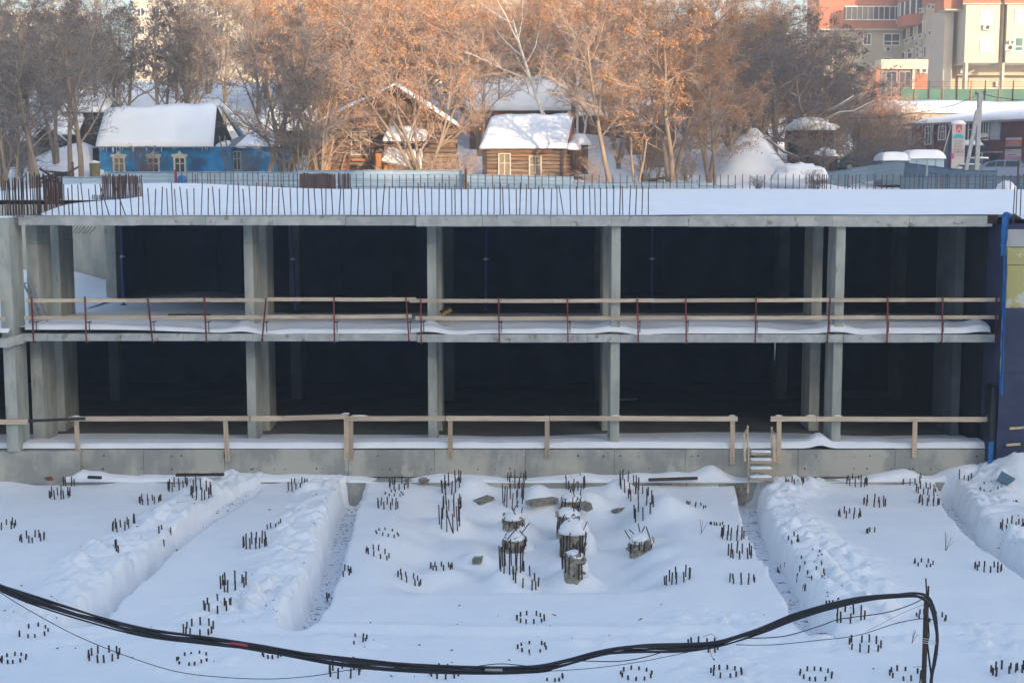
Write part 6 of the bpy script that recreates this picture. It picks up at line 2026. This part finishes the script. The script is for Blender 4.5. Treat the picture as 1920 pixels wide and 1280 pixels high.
K['seeds'] = make_tree(52, 14, 2, .2, (0, 0), .18, (8, 8, 7, 5), twig='twig_shade_grey', bare=.25, leaves=4200, leaf=.16, leafm='leaf_brown', leaf_zone=.3)
K['dense'] = make_tree(63, 15, 2, .35, (.05, 0), .22, (9, 9, 8, 5), twig='twig_dark', bare=.2, wig=.10, droop=.05, leaves=2200, leaf=.14, leafm='leaf_brown')
K['bush'] = make_tree(71, 4.2, 9, .7, (0, 0), .035, (6, 5, 4, 2), twig='twig_dark', bark='twig_dark', bare=.1, wig=.08, leaves=500, leaf=.08, leafm='leaf_brown')
K['sapling'] = make_tree(75, 5.5, 4, .35, (0, 0), .045, (7, 6, 5, 3), bare=.15, wig=.08)


def tree(name, kind, loc, label, sc=1.0, rz=0.0, group=None, twigs=None, bark=None, cat="tree", tilt=(0, 0), leafy=True, leafm=None):
    t = thing(name, loc, label, cat, group, rz)
    t.scale = (sc, sc, sc)
    t.rotation_euler = (tilt[0], tilt[1], rz)
    for part, me in K[kind].items():
        if part == 'foliage' and not leafy: continue
        o = obj(part, me, t)
        mm = {'crown': twigs, 'trunk': bark, 'foliage': leafm}.get(part)
        if mm:
            o.material_slots[0].link = 'OBJECT'
            o.material_slots[0].material = M[mm]
    return t


def base(px, v, Y, sink=.2):
    p = P(px, v, Y)
    return Vector((p.x, Y, min(p.z, hz(p.x, Y) + .6) - sink))


# lit trees beyond the fence
tree("maple_tree", 'forked', base(1258, 338, 84), "forked tree with a broad crown of orange dry leaves, by the low fence", .98, .6)
tree("slim_tree", 'slim', base(1146, 338, 83), "slim pale trunk curving up beside the small shed, first of the lit pair", 1.0, 0.0, tilt=(0, R(-8)))
tree("slim_tree", 'slim2', base(1192, 337, 84.5), "slender twin-stemmed tree standing between the curving trunk and the forked tree", .95, 2.2, tilt=(0, R(-4)))
tree("slim_tree", 'slim', base(1341, 340, 83), "thin leaning tree with arching bare limbs beside the snow mound", .72, 2.6, tilt=(0, R(6)))
tree("slim_tree", 'multi2', base(1207, 334, 86), "crooked low tree with a short orange-lit leaning stem behind the fence", .55, 1.1, tilt=(0, R(10)))
tree("maple_tree", 'multi', base(790, 316, 88), "spreading many-stemmed tree before the log house, orange leaves at its top", 1.0, .3)
tree("maple_tree", 'multi2', base(602, 320, 87), "pale many-stemmed tree between the blue house annex and the log house", 1.0, 1.4)
tree("birch_tree", 'slim', base(1050, 236, 101), "white-barked birch leaning over the long snowy roof", 1.15, 0.4, bark='birch', tilt=(0, R(-19)), leafy=False)
tree("birch_tree", 'slim2', base(1085, 232, 103), "second white birch, thinner and more upright, right behind the leaning birch", 1.05, 1.9, bark='birch', tilt=(0, R(-7)), leafy=False)
tree("maple_tree", 'dense', base(900, 206, 103), "dark thick-trunked tree leaning behind the spreading tree and the long house", .95, 2.0, twigs='twig', tilt=(0, R(-10)))
tree("maple_tree", 'forked', base(1000, 160, 114), "orange-trunked tree on the slope above the long snowy roof", 1.0, 2.8)
tree("maple_tree", 'forked', base(1330, 290, 92), "leafy orange crown tree standing just before the snow mound's shaded trees", .85, 4.0, tilt=(0, R(3)))
tree("maple_tree", 'multi', base(1160, 262, 97), "twiggy tree behind the pair of slim trunks", .95, 5.0)
tree("maple_tree", 'multi2', base(690, 190, 113), "grey-pink twiggy tree rising behind the log house roof", 1.05, 3.3)
tree("maple_tree", 'forked', base(840, 200, 112), "orange leafy tree rising behind the log house gable", 1.0, 1.2)
# grey trees in the shade, left
for px, v, Y, kind, sc, rz, tl, lab in (
        (152, 334, 82, 'grey', .95, .3, 0, "straight grey trunk beside the lowest fence segment"), (62, 338, 83, 'grey', 1.0, 2.0, 3, "tall grey tree with a slight bend among the outermost trunks"),
        (22, 362, 81, 'slim2', 1.0, 4.0, -6, "pale grey trunk leaning away at the photo's edge, lowest base"), (78, 345, 81, 'slim', .85, 1.0, -9, "thin grey trunk slanting behind the tall rebar rows"),
        (105, 300, 95, 'seeds', 1.0, 2.4, 0, "dark trunk with brown seed clusters behind the scrap heap"), (130, 300, 92, 'grey', .9, 5.1, -4, "dark leaning trunk rising from the scrap heap"),
        (5, 330, 86, 'multi2', 1.0, .2, 0, "bushy many-stemmed grey tree at the photo's edge"), (502, 320, 87, 'grey', .95, 3.6, -14, "grey trunk leaning across the gable of the blue house"),
        (536, 318, 88, 'multi', .95, 2.9, 0, "spreading many-stemmed grey tree at the end of the blue house"), (565, 320, 86, 'multi2', .75, .9, -5, "small grey many-stemmed tree beside the dark narrow shed"),
        (300, 190, 107, 'seeds', 1.05, .7, 2, "tree with brown seed clusters rising behind the blue house ridge"), (352, 188, 109, 'grey', .95, 1.7, 0, "slender dark trunk behind the middle of the blue house ridge"),
        (232, 200, 108, 'seeds', 1.0, 3.9, -3, "brown-seeded crown above the hip end of the blue house"), (420, 190, 106, 'grey', 1.0, 4.4, 2, "bare grey tree behind the gable peak of the blue house")):
    tree("grey_tree", kind, base(px, v, Y), lab, sc, rz, twigs='twig_shade_grey', tilt=(0, R(tl)), leafm='leaf_brown')
# dark trees right of the lit ones
for px, v, Y, kind, sc, rz, tl, lab in (
        (1376, 305, 96, 'dense', .95, .4, 4, "dark double trunk on the flank of the snow mound"), (1392, 305, 97, 'dense', 1.0, 2.6, 9, "dark trunk leaning out over the snow mound"),
        (1455, 262, 103, 'dense', 1.05, 1.3, 6, "big dense dark crown behind the snow mound"), (1530, 285, 101, 'dense', .9, 3.7, 2, "dark twiggy tree beside the snow-laden broken limb"),
        (1478, 230, 112, 'seeds', 1.1, 5.2, 4, "dark tree with hanging seed clusters before the brick balconies"), (1560, 265, 108, 'dense', .75, .9, 10, "lower dark tree spreading towards the slate-blue fence"),
        (1425, 250, 116, 'dense', 1.35, 2.2, 0, "tallest dark tree behind the dense dark crown"), (1505, 245, 120, 'dense', 1.3, 4.1, 0, "broad dark tree before the brick balconies of the flats"),
        (1575, 240, 118, 'seeds', 1.15, 1.1, 3, "dark tree with seed clusters nearest to the apartment block")):
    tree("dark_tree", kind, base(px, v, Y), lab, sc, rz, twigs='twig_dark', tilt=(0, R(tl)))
# snow-laden broken limbs
for pix, lab in (([(1545, 225, 98), (1575, 212, 97.6), (1600, 210, 97), (1640, 190, 96.5)], "broken limb loaded with snow beside the purple bushes"), ([(1552, 208, 99), (1575, 198, 98.8), (1600, 182, 98.5)], "upper snow-loaded limb slanting towards the apartment block"),
                 ([(1440, 262, 94), (1470, 285, 93), (1500, 297, 92.5), (1522, 292, 92)], "fallen snowy branch at the foot of the snow mound")):
    pts = [P(*p) for p in pix]
    t = thing("broken_limb", pts[0], lab, "branch")
    q = MB(pts[0]); q.tube(pts, [.10, .08, .05, .015][:len(pts)], 7)
    for k in range(1, len(pts)):
        for _ in range(3):
            e = pts[k] + Vector((rng.uniform(-.2, .9), rng.uniform(-.3, .3), rng.uniform(-.5, .7))); q.tube([pts[k], pts[k].lerp(e, .5) + Vector((0, 0, .08)), e], [.03, .02, .006], 4)
    q.build("limb", M['bark'], t)
    q = MB(pts[0]); q.tube([p + Vector((0, 0, .08)) for p in pts], [.03, .045, .025, .012][:len(pts)], 7); q.build("snow_load", M['snow_roof'], t, True)
for px0, px1, ve, Y, d_, lab in ((1488, 1558, 243, 98, 2.2, "dark ruined shed with a lumpy snow roof beside the purple bushes"), (1532, 1566, 292, 95, 1.2, "little dark lean-to heaped with snow above the slate-blue fence end")):
    a = P(px0, ve, Y)
    w = XP(px1, Y) - a.x
    zb_ = hz(a.x, Y) - .5
    t = thing("shed", (a.x, Y, zb_), lab, "shed")
    h = a.z - zb_
    q = MB(); q.box(.03, w - .03, .06, d_, 0, h); q.build("wall", M['dark_board'], t)
    for i in range(7): q = MB(); q.box(w * i / 7 + .01, w * (i + 1) / 7 - .01, 0, .055, 0, h - rng.uniform(0, .3)); q.build("plank", M['dark_board'], t)
    q = MB(); q.blob((w * .5, d_ * .5, h - .05), w * .6, d_ * .75, .85 if d_ > 2 else .55, int(px0), 16, 7, .22, True); q.build("roof_snow", M['snow_roof'], t, True)
for px, v, Y, rx, rz_, lab in ((1500, 325, 88, 1.8, 1.0, "snow heap with twigs where the slate-blue fence begins"), (1886, 350, 82, .5, .5, "snowy shrub clump in front of the nearest slate-blue fence")):
    c = P(px, v, Y)
    q = MB(c); q.blob(c - Vector((0, 0, rz_ * .4)), rx, 1.0, rz_, int(px), 14, 7, .14, True)
    o = q.build("snow_heap", M['snow_far'], None, True); o.location = c
    tag(o, lab, "snow heap")
# bushes
for px, v, Y, kind, sc, tw_, lab in (
        (270, 300, 92.5, 'bush', .85, 'twig_dark', "twiggy purple-brown bush in front of the blue house windows"), (1655, 300, 100, 'bush', 1.15, 'twig_dark', "purple-brown bush mass beside the dark teal car"),
        (1700, 292, 106, 'bush', 1.2, 'twig_dark', "dense brown bush against the office building's end"), (1620, 285, 104, 'bush', 1.2, 'twig_dark', "bush behind the dark teal car"), (1600, 260, 112, 'sapling', 1.6, 'twig_dark', "tall thin shrubs behind the snow-laden limbs"),
        (1675, 255, 118, 'sapling', 1.5, 'twig', "thin pinkish shrub before the low white-topped annex"), (1640, 240, 122, 'multi2', .7, 'twig', "pinkish small tree before the back brick balconies"),
        (1612, 232, 128, 'multi2', 1.15, 'twig', "pinkish many-stemmed tree in front of the cream back wing of the flats"), (1665, 225, 134, 'multi2', .95, 'twig', "pinkish tree covering the low white-topped annex"),
        (1708, 232, 132, 'multi2', .85, 'twig', "thin pinkish tree at the red corner of the annex"), (1690, 262, 116, 'sapling', 1.5, 'twig_dark', "dark thin shrubs at the end of the office building"), (1640, 275, 110, 'multi', .55, 'twig_dark', "purple many-stemmed shrub behind the dark teal car"),
        (740, 322, 86, 'sapling', .75, 'twig', "thin sapling in front of the lower lean-to"), (870, 318, 87, 'bush', .8, 'twig', "lit low bush between the spreading tree and the small log cabin"), (1110, 330, 86, 'sapling', .6, 'twig', "fine sapling at the corner of the small log cabin"),
        (1290, 325, 88, 'bush', .7, 'twig', "lit twiggy bush beside the forked tree trunk"), (1235, 300, 93, 'sapling', .9, 'twig', "lit sapling before the collapsed booth"), (1420, 352, 84, 'bush', .35, 'twig_dark', "dry weeds poking up behind the roof rebars at the snow mound"),
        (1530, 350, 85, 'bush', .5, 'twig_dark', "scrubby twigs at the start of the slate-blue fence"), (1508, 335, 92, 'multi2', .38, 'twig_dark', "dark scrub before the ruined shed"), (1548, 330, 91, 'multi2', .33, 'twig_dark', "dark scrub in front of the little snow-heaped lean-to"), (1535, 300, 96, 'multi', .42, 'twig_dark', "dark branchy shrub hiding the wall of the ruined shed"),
        (215, 262, 100, 'sapling', .8, 'twig_shade_grey', "thin grey shrub at the hip end of the blue house"), (40, 320, 92, 'bush', 1.1, 'twig_shade_grey', "grey scrub under the outermost trees"),
        (470, 315, 92, 'bush', .7, 'twig_shade_grey', "grey bush before the annex of the blue house"), (820, 322, 86, 'bush', .8, 'twig', "low tangle of lit twigs at the foot of the spreading tree")):
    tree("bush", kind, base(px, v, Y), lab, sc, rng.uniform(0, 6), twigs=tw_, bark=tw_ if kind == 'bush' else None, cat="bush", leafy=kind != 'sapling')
# thicket on the slope
rt = random.Random(19)
spots = []
tries = 0
while len(spots) < 66 and tries < 4000:
    tries += 1
    Y = rt.uniform(106, 152)
    px = rt.uniform(-60, 1470)
    x = XP(px, Y)
    if any((x - a) ** 2 + ((Y - b_) * .6) ** 2 < 9 for a, b_ in spots): continue
    if Y < 114 and (870 < px < 1070 or 560 < px < 730): continue
    spots.append((x, Y))
    lit = 560 < px - (Y - 85) * 2.0
    if px < 540 and rt.random() < .35: continue
    kind = rt.choice(('forked', 'slim', 'slim2', 'multi', 'multi2')) if px > 540 else rt.choice(('grey', 'seeds', 'grey', 'seeds', 'multi2'))
    tree("thicket_tree", kind, Vector((x, Y, hz(x, Y) - .3)), ({'forked': "leafy forked tree", 'slim': "slim bare tree", 'slim2': "slim twin-trunk tree", 'multi': "wide many-stemmed tree", 'multi2': "low many-stemmed tree"}[kind] + " in the sunlit thicket above the snowy roofs") if px > 540 else ({'grey': "tall bare tree", 'seeds': "brown-seeded tree", 'multi2': "many-stemmed tree"}[kind] + " in the grey thicket behind the blue house"),
         rt.uniform(1.0, 1.4) if px > 540 else rt.uniform(.75, 1.15), rt.uniform(0, 6), "thicket on the sunlit slope" if px > 540 else "thicket on the shaded slope", twigs='twig' if px > 540 else 'twig_shade_grey', leafm=None if px > 540 else 'leaf_brown')
# ------------------------------------------------------------------ blocks of flats behind the viewer, across the street; they shade the site
def street_block(label, x0, x1, y1, h, m):
    o = Vector(((x0 + x1) / 2, y1, -2.4))
    t = thing("street_block", o, label, "building", "blocks of flats across the street")
    q = MB(o); q.box(x0, x1, y1 - 14, y1, -2.4, h); q.build("wall", M[m], t)
    q = MB(o); q.box(x0 - .3, x1 + .3, y1 - 14.3, y1 + .3, h + .002, h + .5); q.build("roof", M['slate'], t)


street_block("long cream block of flats across the street behind the viewer", -60, 78.3, -70, 58, 'render_cream')
street_block("lower block of flats across the street with the sun above it", 78.5, 105.6, -70, 38.3, 'render_cream')
street_block("taller block of flats across the street, beyond the low one", 105.8, 140, -70, 57, 'render_pale')
street_block("end block of flats across the street behind the viewer", 140.3, 215, -70, 53, 'render_pale')

# ------------------------------------------------------------------ winter haze
hm = bpy.data.materials.new("haze")
hm.use_nodes = True
hn = hm.node_tree
hn.nodes.clear()
pv = hn.nodes.new("ShaderNodeVolumePrincipled")
pv.inputs["Color"].default_value = (0.92, 0.92, 0.95, 1)
pv.inputs["Density"].default_value = 0.0014
pv.inputs["Anisotropy"].default_value = 0.2
ho = hn.nodes.new("ShaderNodeOutputMaterial")
hn.links.new(pv.outputs[0], ho.inputs["Volume"])
q = MB(); q.box(-470, 470, -150, 960, -7.4, 66)
o = q.build("haze", hm); o['kind'] = 'stuff'
